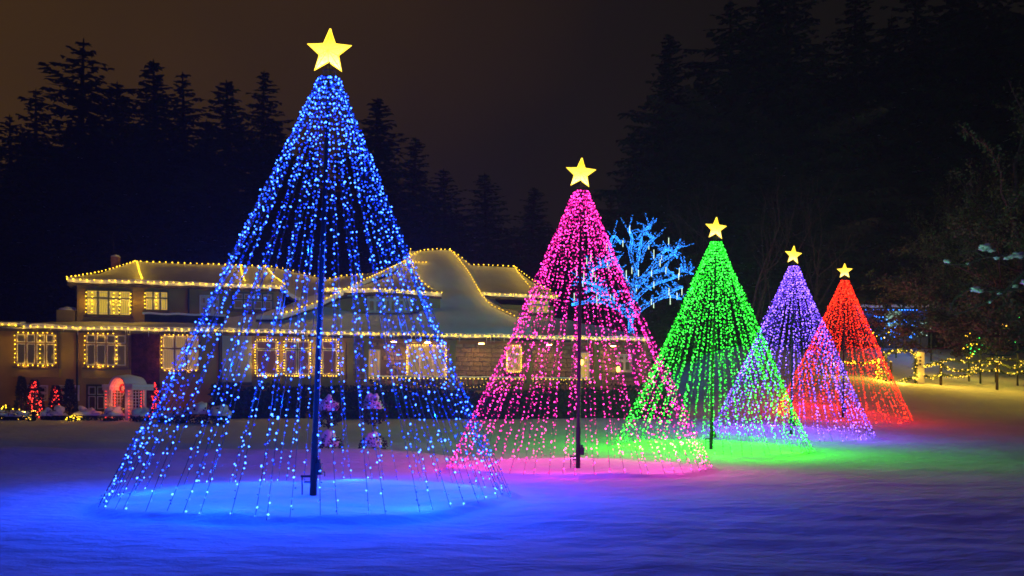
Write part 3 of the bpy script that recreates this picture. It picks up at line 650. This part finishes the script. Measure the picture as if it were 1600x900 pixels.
for (px, py, Y, k, wd) in LOW:
    plant(px, py, Y, k, 1.2, 'lower dark conifer '+wd, 'lower conifers filling the wood')

# ------------------------------------------------------------------ branching trees
def limbs(rr, start, d, ln, r, depth, out, spread=.6, droop=0., up=.1, kids=(2,3), taper=.62):
    pts = [Vector(start)]; d = Vector(d).normalized(); n = 5
    for k in range(n):
        d = (d + Vector((rr.gauss(0,1), rr.gauss(0,1), rr.gauss(0,1)))*.13 + Vector((0,0,up - droop*(k/n)))).normalized(); pts.append(pts[-1] + d*ln/n)
    out.append((pts, r, depth))
    if depth == 0: return
    for _ in range(rr.randint(*kids)):
        i = rr.randint(2, n); a = Vector((rr.gauss(0,1), rr.gauss(0,1), rr.gauss(0,.8))).normalized()
        limbs(rr, pts[i], d*1.0 + a*spread*1.4, ln*rr.uniform(.55,.8), r*taper*(1-.06*i), depth-1, out, spread, droop, up, kids, taper)
    limbs(rr, pts[-1], d + Vector((rr.gauss(0,.3), rr.gauss(0,.3), 0)), ln*.7, r*.6, depth-1, out, spread, droop, up, kids, taper)
# deciduous tree wrapped in blue lights behind the right end of the house
Yb = 62.; base = at(988, 560, Yb); base.z = ground(base.x, Yb, False)
bt = empty('blue_lit_tree', base, 0, 'bare tree wrapped in bright blue lights with hanging icicle tubes, between pink and green cones', 'tree')
S_ = Yb/F
def q(px, py, dy=0): w = at(px, py, Yb); return Vector((w.x-base.x, dy, w.z-base.z))
spec = [ [(988,560),(986,520),(985,496)], [(985,496),(960,478),(935,470),(905,474),(893,476)], [(985,496),(962,470),(940,450),(925,440),(912,436)], [(985,500),(988,470),(992,440),(998,400),(1003,372)],
  [(992,460),(975,430),(958,405),(952,385),(958,372),(968,384)], [(995,430),(985,395),(988,372),(982,355)], [(985,498),(1005,480),(1030,466),(1050,455),(1062,452)], [(990,470),(1012,450),(1035,442),(1056,436)], [(995,450),(1015,420),(1032,398),(1044,392),(1056,405)],
  [(1004,440),(1020,425),(1042,420),(1058,428)], [(1062,418),(1070,422),(1080,428)], [(1000,410),(1010,385),(1022,372),(1018,368)], [(962,470),(945,462),(930,450),(918,452)], [(1015,420),(1038,406),(1050,398),(1055,390)], [(958,405),(940,412),(925,420)], [(1030,466),(1048,462),(1066,466)], [(1000,372),(1006,362),(1012,358)]]
wood = MB(); bb = MB()
for i, c in enumerate(spec):
    dy = R.uniform(-1.6,1.6) if i > 1 else 0
    pts = curve_pts([q(x, y, dy*k/(len(c)-1)) for k, (x, y) in enumerate(c)], 6); n = len(pts)
    r0_ = .26 if i == 0 else (.15 if i in (1,3,6) else .10)
    wood.tube(pts, [r0_*(1-.72*k/n) for k in range(n)], 7)
    tot = sum((b_-a).length for a, b_ in zip(pts[:-1], pts[1:])); nb = int(tot*110*(1.5 if i == 0 else 1))
    for k in range(nb):
        f = R.random()*(n-1.001); j = int(f); p = pts[j].lerp(pts[j+1], f-j); rr_ = r0_*(1-.72*f/n) + .02
        d = (pts[j+1]-pts[j]).normalized(); a = Vector((R.gauss(0,1),R.gauss(0,1),R.gauss(0,1))); a = (a - d*a.dot(d)).normalized(); bb.octa(p + a*rr_, R.uniform(.011,.022))
    if i > 0:                                                   # side twigs
        for k in range(16):
            f = R.uniform(.2,.98)*(n-1.001); j = int(f); p = pts[j].lerp(pts[j+1], f-j); dd = Vector((R.uniform(-1,1), R.uniform(-1,1), R.uniform(-.2,1.2))).normalized(); ln = R.uniform(.35,1.3)
            tw = [p, p+dd*ln*.5+Vector((0,0,.03)), p+dd*ln-Vector((0,0,.05))]; wood.tube(tw, [.03,.02,.008], 4)
            for _ in range(int(ln*26)): t = R.random(); bb.octa(p+dd*ln*t + Vector((R.uniform(-.04,.04),R.uniform(-.04,.04),R.uniform(-.04,.04))), R.uniform(.010,.018))
wood.build('trunk', 'bark', bt, True); bb.build('light_bulbs', 'bulb_bluetree', bt, kind='stuff')
tube = MB().tube([(0,0,0),(0,0,-.02),(0,0,-.55),(0,0,-.57)], [.01,.02,.02,.01], 7).mesh('icicle_tube', 'tube_white')
for (x, y) in [(983,362),(948,388),(969,390),(1015,383),(1018,402),(913,430),(925,430),(920,412),(937,418),(947,418),(949,426),(987,426),(931,436),(999,428),(1039,386),(1035,400),(1025,420),(1055,432),(1054,440),(916,412),(900,428),(911,446),(895,470),(929,470),(932,474),(937,470),(952,470),(956,472),(1019,450),(1042,460),(1041,474),(1022,476),(1014,478),(996,452),(1064,458),(1057,466),(1037,428),(1012,436),(974,436),(1061,460)]:
    o = link('icicle_tube', tube, bt); o.location = q(x, y-8, R.uniform(-1.8,.6)); o.scale.z = R.uniform(.7,1.15)

# broad evergreen and bare twigs at the right edge
def leafy(name, loc, seedl, starts, leaf, nleaf, lsz, label, cat='tree', leafm='leaf_green', depth=3, droop=.25, bulbs=None, up=.1, kids=(2,3), zmin=-1.):
    rr = random.Random(seedl); root = empty(name, loc, 0, label, cat); out = []
    for st_, d, ln, r in starts: limbs(rr, st_, d, ln, r, depth, out, droop=droop, up=up, kids=kids)
    out = [o for o in out if o[2] == depth or min(p.z for p in o[0]) > zmin]
    w = MB()
    for pts, r, dp in out: w.tube(pts, [max(.006, r*(1-.5*k/(len(pts)-1))) for k in range(len(pts))], 5 if dp else 3, cap=False)
    w.build('trunk', 'bark', root, True)
    ends = [o for o in out if o[2] <= 1]
    if nleaf:
        lf = MB()
        for _ in range(nleaf):
            pts = rr.choice(ends)[0]; i = rr.randint(0, len(pts)-2); p = pts[i].lerp(pts[i+1], rr.random()) + Vector((rr.gauss(0,.16), rr.gauss(0,.16), rr.gauss(0,.12)))
            d = Vector((rr.gauss(0,1), rr.gauss(0,1), rr.gauss(0,.7)-.4)).normalized()*lsz*rr.uniform(.6,1.4); s_ = d.cross(Vector((rr.gauss(0,1),rr.gauss(0,1),rr.gauss(0,1)))).normalized()*lsz*.28
            lf.quad(p, p+d*.5+s_, p+d, p+d*.5-s_)
        lf.build(leaf, leafm, root)
    if bulbs:
        bb = MB()
        for _ in range(bulbs[0]):
            pts = rr.choice(ends)[0]; bb.octa(rr.choice(pts) + Vector((rr.gauss(0,.1), rr.gauss(0,.1), rr.gauss(0,.1))), bulbs[2])
        bb.build('light_bulbs', bulbs[1], root, kind='stuff')
    return root, out
Yt = 54.; tb = at(1655, 600, Yt); tb.z = ground(tb.x, Yt, False)
st_ = [((0,0,-.2),(-.03,0,1),9.5,.34)] + [((0,0,z_),(-1,dy_,uz),ln_,.13) for z_, dy_, uz, ln_ in ((4.2,-.2,.12,4.4),(4.4,.3,.18,4.6),(4.4,-.4,.25,4.8),(5.2,.1,.3,4.6),(6.0,-.3,.45,4.4),(6.8,.3,.55,4.2),(7.6,-.1,.8,4.0),(8.4,.2,.9,3.6),(5.0,-.9,.2,3.6),(7.0,-.9,.4,3.4))] + [((0,0,6),(.9,-.2,.5),4.,.12),((0,0,8),(.5,0,1),3.6,.12)]
ev, eo = leafy('evergreen_tree', tb, 11, st_, 'crown', 36000, .20, 'broad dark green tree with spreading branches at the right edge above the lit fence', depth=3, droop=.10, up=.05, zmin=3.9)
Yn = 38.; nb_ = at(1630, 600, Yn); nb_.z = ground(nb_.x, Yn, False)
br_ = empty('snowy_branch_tree', nb_, 0, 'dark leaning branches carrying violet tinted snow clumps at the right edge', 'tree')
def q2(px, py, dy=0): w = at(px, py, Yn); return Vector((w.x-nb_.x, dy, w.z-nb_.z))
w = MB()
for c, r in (([(1630,600),(1626,500),(1622,420),(1640,330)],.16),([(1622,425),(1600,428),(1570,455),(1530,478),(1492,492)],.09),([(1600,404),(1570,400),(1540,402),(1510,412),(1475,412)],.06),([(1620,440),(1590,452),(1550,455),(1515,452),(1490,470),(1484,490)],.06),([(1626,520),(1600,545),(1570,556),(1535,552)],.07),([(1570,455),(1545,448),(1520,440)],.03),([(1540,402),(1520,392),(1500,396)],.03)):
    pts = curve_pts([q2(x,y) for x,y in c], 6); w.tube(pts, [r*(1-.7*k/len(pts)) for k in range(len(pts))], 7)
    for _ in range(14):
        p = R.choice(pts[3:]); d = Vector((R.uniform(-1,.6), R.uniform(-1,1), R.uniform(-.6,.8))); w.tube([p, p+d*.25, p+d*.5+Vector((0,0,.06))], [.014,.009,.004], 3)
w.build('trunk','bark',br_,True)
for i, (x, y, s) in enumerate(((1541,385,.15),(1549,390,.10),(1536,388,.09),(1480,407,.09),(1590,398,.16),(1580,400,.10),(1574,402,.08),(1524,451,.13),(1532,453,.10),(1558,402,.07),(1604,440,.14),(1585,446,.08),(1562,458,.06),(1547,470,.06),(1512,411,.05))):
    MB().blob(q2(x, y+1), s*1.7, s, s*.85, seed=i*3+1, jit=.45, nu=14, nv=9).build('snow_clump', 'snow', br_, True)
Yd = 68.; db = at(1545, 600, Yd); db.z = ground(db.x, Yd, False)
leafy('bare_tree', db, 23, [((0,0,-.2),(.1,0,1),4.2,.22),((0,0,3.0),(-.5,0,1),4.6,.14),((0,0,3.4),(.5,.2,1),4.8,.14),((0,0,2.4),(-.8,.3,.9),4.2,.12),((0,0,2.8),(.15,-.4,1),5.2,.12)], 'crown', 2600, .16, 'bare twiggy tree standing behind the broad evergreen at the right', depth=4, droop=.0, up=.14, leafm='leaf_green', zmin=3.0)
for k, (px, Y, wd) in enumerate(((1175,66,'between the green and violet stars'),(1265,68,'between the violet and red stars'),(1090,70,'left of the green star'))):
    b_ = at(px, 600, Y); b_.z = ground(b_.x, Y, False)
    leafy('bare_tree', b_, 31+k, [((0,0,-.2),(.05,0,1),3.6,.16),((0,0,2.6),(-.4,.1,1),4.2,.10),((0,0,2.8),(.4,-.1,1),4.4,.10)], 'crown', 0, .1, 'faint bare sapling before the dark wood, '+wd, depth=3, droop=.02, up=.2)

# ------------------------------------------------------------------ lit fence, gate and building on the right
Yf = 61.
def fpt(px, py, dy=0): return at(px, py, Yf+dy)
FP = [(1470,566,600),(1558,562,596),(1640,560,594),(1392,566,622)]
for i, (x, y0, y1) in enumerate(FP):
    a, c = fpt(x, y0), fpt(x, y1); gz = ground(c.x, Yf)
    o = MB().tube([(a.x,Yf,gz-.2),(a.x,Yf,a.z)], [.09,.08], 8).build('fence_post', 'dark_wood', None, label=['dark round fence post right of the white gate post','dark round fence post under the broad evergreen','dark round fence post past the picture\'s right edge','dark fence post at the red cone\'s right rim'][i], cat='post', group='fence posts')
    MB().blob((a.x, Yf, a.z), .12,.12,.10, half=True, nu=8, nv=4).build('snow_cap', 'snow', o, True)
def garland(ctrl, label, r=.10, nb=5, m='bulb_warm', bs=.034, Y=None):
    pts = curve_pts(ctrl, 8); g = MB(); g.tube(pts, r*.5, 5); bb = MB()
    for p in pts:
        for _ in range(12):
            d = Vector((R.gauss(0,1),R.gauss(0,1),R.gauss(0,1))).normalized(); c_ = p + d*r*.5 + Vector((R.uniform(-.12,.12),0,0)); g.tri(c_, c_+d*r+Vector((.03,0,.02)), c_+d*r-Vector((.03,0,.03)))
        for _ in range(nb): 
            if R.random() < .2: d = Vector((R.gauss(0,1),R.gauss(0,1)-.8,R.gauss(0,1))).normalized(); bb.octa(p + d*r*1.1 + Vector((R.uniform(-.12,.12),0,0)), bs*R.uniform(.8,1.2))
    o = g.build('garland', 'hedge_leaf', None, label=label, cat='garland', group='lit garlands on the fence'); bb.build('light_bulbs', m, o, kind='stuff'); glow(pts, m, o, 1.2, 6, (0,-.3,.12))
GL = [([(1440,574),(1455,570),(1472,568)],'short lit garland between white gate post and first fence post'),([(1472,572),(1500,580),(1530,572),(1558,566)],'upper lit garland swag between the two fence posts'),([(1472,586),(1500,588),(1530,580),(1558,578)],'lower lit garland swag between the two fence posts'),
      ([(1440,586),(1456,590),(1472,584)],'lower short lit garland beside the white gate post'),([(1558,566),(1580,574),(1602,568),(1640,562)],'upper lit garland running off the right edge'),([(1558,578),(1585,584),(1610,578),(1640,574)],'lower lit garland running off the right edge')]
for c, lb in GL: garland([fpt(x,y,-.1) for x,y in c], lb)
garland([fpt(x,y,2.5) for x,y in ((1445,572),(1480,563),(1520,566),(1560,560),(1610,566))], 'far lit garland behind the fence under the evergreen')
a = fpt(1437,553); c = fpt(1437,601); gz = ground(c.x, Yf)
gp = MB().box((a.x-.23, Yf-.2, gz-.2), (a.x+.23, Yf+.2, a.z)).box((a.x-.28,Yf-.25,a.z+.001),(a.x+.28,Yf+.25,a.z+.1)).build('gate_post', 'white_paint', None, label='white square gate post with three small openings', cat='gate post')
for k in range(3): MB().box((a.x-.12, Yf-.206, a.z-.3-.24*k), (a.x+.02, Yf-.201, a.z-.16-.24*k)).build('opening', 'interior_dark', gp)  # dark plates on the face, painting the shade of the openings
MB().blob((a.x,Yf,a.z+.1), .3,.28,.18, half=True).build('snow_cap','snow',gp,True)
fr = [fpt(x,y,-.15) for x,y in ((1384,604),(1384,575),(1386,552),(1405,548),(1428,552),(1430,575),(1430,603))]
garland(fr, 'lit garland framing the gate opening beside the red cone', .13, 6)
garland([fpt(x,y,-.2) for x,y in ((1386,597),(1400,600),(1412,594),(1430,590))], 'lit garland drooping across the foot of the gate opening', .10, 5)
garland([fpt(x,y,.1) for x,y in ((1300,612),(1320,618),(1345,622),(1372,616),(1390,606))], 'lit garland low behind the red cone', .14, 9, 'bulb_yellow', .045)
garland([fpt(x,y,.1) for x,y in ((1368,562),(1372,580),(1374,600),(1372,614))], 'upright lit garland seen through the right half of the red cone', .16, 12, 'bulb_yellow', .045)
garland([fpt(x,y,.3) for x,y in ((1300,572),(1325,566),(1350,568),(1372,562))], 'upper lit garland seen through the red cone', .12, 6, 'bulb_yellow', .04)
# blue lit building
Yh = 70.; a, c = at(1340,478,Yh), at(1450,545,Yh); gz = ground(a.x, Yh, False)-.9
hb = empty('garden_building', ((a.x+c.x)/2, Yh, gz), 0, 'low garden building washed in blue light beyond the red cone', 'building'); hwid = (c.x-a.x)/2; zt = a.z-gz
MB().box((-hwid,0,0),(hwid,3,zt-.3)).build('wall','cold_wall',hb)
rf = MB().slab([[(-hwid-.4+(2*hwid+.8)*k/8, v, zt-.1+dz) for k in range(9)] for v, dz in ((-.6,-.1),(1.5,.35),(3.6,-.1))], .14).build('roof','shingle',hb); MB().slab([[(-hwid-.4+(2*hwid+.8)*k/8, v, zt+.1+dz+.03*math.sin(k*2.2)) for k in range(9)] for v, dz in ((-.65,-.1),(1.5,.35),(3.65,-.1))], .19).build('snow_cover','roof_snow',rf,True)
for px in (1372, 1389, 1401, 1424):
    w = at(px,500,Yh); x = w.x-(a.x+c.x)/2; wi = MB().box((x-.42,-.06,w.z-gz-.75),(x+.42,-.005,w.z-gz+.75)).build('window','dark_wood',hb); MB().box((x-.34,-.075,w.z-gz-.66),(x+.34,-.062,w.z-gz+.66)).build('pane', 'pane_glow' if px in (1389,1401) else 'interior_dark', wi)
bl = [at(x,y,Yh-.3) for x,y in ((1340,482),(1370,483),(1400,483),(1450,484))]
light_string(bl, 'string of blue lights along the eave of the blue washed building', sp=.22, r=.05, m='bulb_blue', group='coloured lights around the garden building')
def lit_shrub(px, py, Y, rx, rz, m, nbulb, label, leafm='hedge_leaf', br=.035, cap=False, nl=500, name='lit_shrub', cat='shrub', group=None, lsz=.12):
    w = at(px, py, Y); gz = ground(w.x, Y)-.05; root = empty(name, (w.x, Y, gz), 0, label, cat, group); top_ = w.z-gz
    lf = MB(); zc = max(.15, top_-rz)
    for _ in range(nl):
        d = Vector((R.gauss(0,1),R.gauss(0,1),R.gauss(0,1))).normalized()*R.uniform(.55,1.02); p = Vector((d.x*rx, d.y*rx, zc+d.z*rz))
        if p.z < 0: p.z = R.uniform(0,.2)
        n = Vector((R.gauss(0,1),R.gauss(0,1),R.gauss(0,1))).normalized(); s_ = n.cross(Vector((R.gauss(0,1),R.gauss(0,1),R.gauss(0,1)))).normalized()*lsz*.4; lf.quad(p, p+n*lsz*.5+s_, p+n*lsz, p+n*lsz*.5-s_)
    lf.tube([(0,0,-.1),(0,0,zc)], [.07,.03], 5); lf.build('foliage', leafm, root)
    if nbulb:
        bb = MB()
        for _ in range(nbulb):
            d = Vector((R.gauss(0,1),R.gauss(0,1),R.gauss(0,1))).normalized()*R.uniform(.9,1.05); bb.octa((d.x*rx, d.y*rx, max(.05, zc+d.z*rz)), br*R.uniform(.8,1.2))
        bb.build('light_bulbs', m, root, kind='stuff')
        lamp('added_lamp', GLOW.get(m, ((1,.5,.06), 1))[0], nbulb*(.9 if Y > 60 else .1), (0, -rx*1.15, zc+rz*.6), root)  # unseen lamp added to throw the shrub's colour on the plants around
    if cap: MB().blob((0,0,zc+rz*.25), rx*.98, rx*.98, rz*.85, half=True, seed=px, jit=.38, nu=22, nv=10).build('snow_cap', 'snow', root, True)
    return root
for a_ in ((1371,492,68.8,.8,.6,'bulb_blue',22,'blue lit shrub below the left of the blue building'),(1412,499,68.6,1.1,.6,'bulb_blue',34,'wide blue lit shrub before the blue building'),(1438,504,67.5,.6,.6,'bulb_white',18,'white lit shrub at the building\'s right end'),(1455,493,67,.5,.5,'bulb_white',12,'small white lit shrub half hidden by evergreen twigs'),(1400,517,67,1.3,.35,'bulb_blue',26,'low band of violet blue lights below the building'),(1380,512,66,.8,.7,'bulb_yellow',8,'dim yellow lit bush left of the gate'),
           (1590,495,62.5,1.1,.9,'bulb_green',26,'green lit shrub at the right edge behind the evergreen'),(1532,528,62.2,1.0,.6,'bulb_green',18,'green lit shrub under the evergreen, above the fence'),(1556,505,62.8,1.0,.8,'bulb_amber',22,'orange lit shrub behind the evergreen'),(1514,520,62.6,.5,.9,'bulb_yellow',24,'small yellow lit shrub above the fence')):
    lit_shrub(*a_, group='coloured lights around the garden building')
for k, (x, y) in enumerate(((1515,430),(1516,436),(1518,443),(1585,458),(1499,480))): pass

# ------------------------------------------------------------------ garden in front of the house
def spire(px, pyt, pyb, Y, rx, m, nb, label, name, cat, group, leafm='hedge_leaf', bs=.024):
    w, b_ = at(px, pyt, Y), at(px, pyb, Y); gz = ground(w.x, Y)-.05; h = w.z-gz; root = empty(name, (w.x, Y, gz), 0, label, cat, group)
    MB().tube([(0,0,0),(0,0,h*.9)], [.06,.015], 5).build('trunk','bark',root); lf = MB()
    for _ in range(900):
        f = R.random()**.8; r = rx*(1-f)**.75*R.uniform(.5,1.05) + .03; a = R.uniform(0,6.283); p = Vector((r*math.cos(a), r*math.sin(a), .08+f*(h-.1)))
        d = Vector((math.cos(a)+R.gauss(0,.4), math.sin(a)+R.gauss(0,.4), R.uniform(.2,1.2) if nb == 0 else R.uniform(-.5,.3))).normalized()*.16; s_ = d.cross(Vector((R.gauss(0,1),R.gauss(0,1),R.gauss(0,1)))).normalized()*.035; lf.quad(p, p+d*.5+s_, p+d, p+d*.5-s_)
    lf.build('crown', leafm, root)
    if nb:
        bb = MB()
        for _ in range(nb):
            f = R.random(); r = rx*(1-f)**.8*R.uniform(.85,1.08)+.02; a = R.uniform(0,6.283); bb.octa((r*math.cos(a), r*math.sin(a), .1+f*(h-.12)), bs*R.uniform(.75,1.2))
        bb.build('light_bulbs', m, root, kind='stuff')
Yg = 42.6
spire(54,593,645,42.2,.42,'bulb_red',110,'largest red lit little tree in the bed below the first bay window','lit_garden_tree','small tree','red lit garden trees')
spire(87,602,642,42.6,.30,'bulb_red',45,'slim red lit little tree between the two dark columnar shrubs','lit_garden_tree','small tree','red lit garden trees')
spire(243,597,648,43.0,.30,'bulb_red',85,'narrow red lit little tree just right of the lattice arbor','lit_garden_tree','small tree','red lit garden trees')
spire(34,590,648,42.4,.30,None,0,'dark columnar shrub left of the largest red lit tree','columnar_shrub','shrub','dark columnar shrubs','hedge_leaf')
spire(109,594,648,42.6,.30,None,0,'dark columnar shrub right of the slim red lit tree','columnar_shrub','shrub','dark columnar shrubs','hedge_leaf')
spire(199,618,652,42.0,.22,None,0,'dark little columnar shrub inside the arbor','columnar_shrub','shrub','dark columnar shrubs','hedge_leaf')
for a_ in ((12,633,41.8,.35,.35,'bulb_yellow',26,'round yellow lit shrub at the picture\'s left edge'),(28,640,41.6,.30,.26,'bulb_yellow',18,'low yellow lit shrub second from the left edge'),(46,640,41.4,.35,.22,'bulb_amber',20,'amber lit shrub at the foot of the largest red tree'),(115,651,41.0,.35,.14,'bulb_yellow',22,'low bright yellow lit plant on the snow edge'),(49,655,40.6,.15,.10,'bulb_warm',5,'tiny lit plant under the amber shrub')):
    lit_shrub(*a_, group='yellow lit shrubs in the garden bed', nl=260, br=.026)
SC = [(8,650,41,.5,.3),(26,652,41,.45,.25),(74,648,41.5,.3,.35),(90,640,41.6,.35,.4),(137,643,41.4,.55,.4),(176,640,41.2,.5,.45),(220,640,41.2,.45,.4),(285,637,41,.40,.45),(313,634,41,.48,.5),(343,638,41,.45,.45),(258,646,41,.35,.3)]
PL = ['at the picture\'s left edge','second from the picture\'s left edge','between the red lit trees','beside the slim red lit tree','just left of the arbor, wide','before the arbor\'s left lattice','before the arbor\'s right lattice','at the left rim of the blue cone, first of three','at the left rim of the blue cone, middle of three','inside the blue cone\'s left rim, last of three','right of the red lit tree by the arbor']
for (x, y, Y, rx, rz), w_ in zip(SC, PL): lit_shrub(x, y, Y, rx, rz, None, 0, 'snow capped round shrub '+w_, cap=True, name='snow_capped_shrub', group='snow capped shrubs', nl=300)
# double ball topiaries with snow caps behind the blue pole
for px, y0, wd in ((513,622,'just right of the blue cone\'s pole'),(583,619,'the one farther right of the blue pole')):
    Y = 30.; w = at(px,y0,Y); gz = ground(w.x,Y)-.03; h = w.z-gz; root = empty('topiary', (w.x,Y,gz), 0, 'tiered topiary with snow caps, '+wd, 'topiary', 'topiaries on the lawn')
    MB().tube([(0,0,0),(0,0,.05),(0,0,.5),(0,0,.53)], [.26,.28,.30,.26], 14).build('pot','dark_wood',root,True); MB().tube([(0,0,.5),(0,0,h-.3)], .03, 6).build('stem','bark',root)
    for zc, r in ((h-.48,.47),(.66,.46)):
        lf = MB()
        for _ in range(700):
            d = Vector((R.gauss(0,1),R.gauss(0,1),R.gauss(0,1))).normalized(); p = Vector((0,0,zc))+d*r*R.uniform(.75,1.); n = (d+Vector((R.gauss(0,.5),R.gauss(0,.5),R.gauss(0,.5)))).normalized(); s_ = n.cross(Vector((R.gauss(0,1),R.gauss(0,1),R.gauss(0,1)))).normalized()*.03; lf.quad(p,p+n*.04+s_,p+n*.08,p+n*.04-s_)
        f_ = lf.build('foliage','hedge_leaf',root); MB().blob((0,0,zc+.06), r*.72, r*.72, r*1.04, half=True, nu=18, seed=px+zc, jit=.22).build('snow_cap','snow',f_,True)
# hedge under the porch and dark shrubbery below the windows
for i, (x0, x1, yt, v, wd) in enumerate(((330,480,600,-1.6,'under the three windows, left part'),(482,640,602,-1.8,'behind the topiaries'),(640,700,606,-1.8,'at the blue cone\'s right rim'),(700,835,612,-2.0,'between the blue and pink cones'),(836,960,606,-2.0,'inside the pink cone'),(960,1040,600,-2.0,'between the pink and green cones'))):
    a, c = hp(x0,yt,v), hp(x1,yt,v); lf = MB(); W0, W1 = hw(a), hw(c); gz = min(ground(W0.x,W0.y,False), ground(W1.x,W1.y,False)); ht = (W0.z+W1.z)/2-gz; ln = (W1-W0).length
    root = empty('hedge', ((W0.x+W1.x)/2, (W0.y+W1.y)/2, gz), AL, 'dark evergreen hedge below the house '+wd, 'hedge', 'dark hedges along the house')
    lf.box((-ln/2+.1,-.5,-.2),(ln/2-.1,.5,ht-.35))
    for _ in range(int(ln*420)):
        f = R.uniform(-1,1)*ln/2; zz = R.uniform(0,1); y_ = R.uniform(-.75,-.35) if zz < .9 else R.uniform(-.7,.7); p = Vector((f, y_, zz*ht*(1+.10*noise.noise(Vector((f*.9,i*7.,0)))) if zz < .9 else ht*(.93+.16*noise.noise(Vector((f*.9,i*7.,0)))))); d = Vector((R.gauss(0,1),R.gauss(0,1)-.7,R.gauss(0,1)+.4)).normalized()*.2; s_ = d.cross(Vector((R.gauss(0,1),R.gauss(0,1),R.gauss(0,1)))).normalized()*.06
        lf.quad(p,p+d*.5+s_,p+d,p+d*.5-s_)
    lf.build('foliage','hedge_leaf',root)
# lattice arbor, lit red
Ya = 42.; w0 = at(200,652,Ya); gz = ground(w0.x,Ya); sc_ = Ya/F
ar = empty('arbor', (w0.x,Ya,gz), rad(-28), 'white lattice garden arbor with arched top glowing orange red', 'arbor')
hw2, dp, hs_ = .52, .5, 1.35
for sx in (-1,1):
    for sy in (-1,1): MB().box((sx*hw2-.05,sy*dp-.05,-.1),(sx*hw2+.05,sy*dp+.05,hs_)).build('post','white_paint',ar)
    m_ = MB(); n = 9
    for k in range(1,6): y_ = -dp+2*dp*k/6; m_.box((sx*hw2-.012,y_-.014,.05),(sx*hw2+.012,y_+.014,hs_-.02))
    for k in range(n): z_ = .1+(hs_-.2)*k/(n-1); m_.box((sx*hw2-.022,-dp+.05,z_-.014),(sx*hw2-.0121,dp-.05,z_+.014))
    m_.build('lattice_panel','white_paint',ar); m_ = MB(); x0, x1 = (sx*(hw2+.05), sx*(hw2+.42)); x0, x1 = min(x0,x1), max(x0,x1)
    for k in range(5): x = x0+(x1-x0)*k/4; m_.box((x-.013,-dp-.012,.05),(x+.013,-dp+.012,hs_))
    for k in range(n): z_ = .1+(hs_-.15)*k/(n-1); m_.box((x0,-dp-.022,z_-.013),(x1,-dp-.0121,z_+.013))
    m_.build('lattice_wing','white_paint',ar); cp = MB().box((x0-.06,-dp-.1,hs_+.002),(x1+.06,dp+.1,hs_+.16)).build('cornice','white_paint',ar); MB().slab([[(x0-.08+(x1-x0+.16)*k/5,v,hs_+.26+.02*math.sin(k*2)) for k in range(6)] for v in (-dp-.1,0,dp+.1)],.095).build('snow_cover','snow',cp,True)
def arc(r,y_,n=12): return [Vector((math.cos(math.pi*k/n)*-r, y_, hs_+math.sin(math.pi*k/n)*r*1.05)) for k in range(n+1)]
vt = MB(); vt.grid([arc(hw2+.02,-dp-.08), arc(hw2+.02,dp+.08)]); vt.grid([arc(hw2+.08,-dp-.08), arc(hw2+.08,dp+.08)],0,True); vt.grid([arc(hw2+.02,-dp-.08),arc(hw2+.08,-dp-.08)],0,True); vt.build('arched_roof','white_paint',ar)
MB().grid([[p*1. + Vector((0,0,.0)) for p in arc(hw2+.10,-dp-.1)],[p+Vector((0,0,.05)) for p in arc(hw2+.14,0)],arc(hw2+.10,dp+.1)]).build('snow_cover','snow',ar,True)
bb = MB()
for k in range(11):
    z_ = .1+k*.13
    for sx in (-1,1): bb.octa((sx*(hw2-.09), -dp+.12, z_), .026); bb.octa((sx*(hw2-.09), dp-.12, z_), .026)
for p in arc(hw2-.07,-dp+.1,14): bb.octa(p,.026)
for sx in (-1,1):
    for k in range(9): bb.octa((sx*(hw2+.25), -dp-.09, .1+k*.15), .018)
bw = MB(); bw.tube([(-hw2+.06,-dp+.12,0),(-hw2+.06,-dp+.12,hs_)]+arc(hw2-.05,-dp+.1,10)[1:-1]+[(hw2-.06,-dp+.12,hs_),(hw2-.06,-dp+.12,0)],.007,3,cap=False)
for y_, z_ in ((-.3,.45),(.3,.9),(0,1.5)): lamp('added_lamp', (1,.24,.06), 7, (0,y_,z_), ar)  # unseen lamps added to give the lattice its orange glow
for sx in (-1,1): lamp('added_lamp', (1,.26,.06), 3, (sx*.72,-dp-.35,.7), ar)
o = bw.build('light_string','wire',ar); bb.build('light_bulbs','bulb_red',o,kind='stuff')
wr = empty('wreath', (w0.x+.02,Ya-.62,gz+1.42), rad(-28), 'round red wreath hung in the arch of the arbor', 'wreath'); MB().tube([(math.cos(k*math.pi/8)*.17,0,math.sin(k*math.pi/8)*.17) for k in range(17)],.05,7,cap=False).build('ring','ribbon',wr,True)
bb = MB(); [bb.octa((math.cos(k*.6)*.17,-.05,math.sin(k*.6)*.17),.016) for k in range(10)]; bb.build('light_bulbs','bulb_red',wr,kind='stuff')

# ------------------------------------------------------------------ thin haze added to spread a glow around the lights
hz = bpy.data.materials.new('mist'); hz.use_nodes = True; hn = hz.node_tree; hn.nodes.clear()
ho_ = hn.nodes.new('ShaderNodeOutputMaterial'); hv = hn.nodes.new('ShaderNodeVolumePrincipled'); hv.inputs['Color'].default_value = (.9,.92,1,1); hv.inputs['Density'].default_value = .00075; hv.inputs['Anisotropy'].default_value = .3
hn.links.new(hv.outputs[0], ho_.inputs['Volume']); MATS['mist'] = hz
MB().box((-701,-301,-2),(701,901,48)).build('haze', 'mist', None, kind='stuff', label='thin haze added over lawn and wood for the glow around the lights')
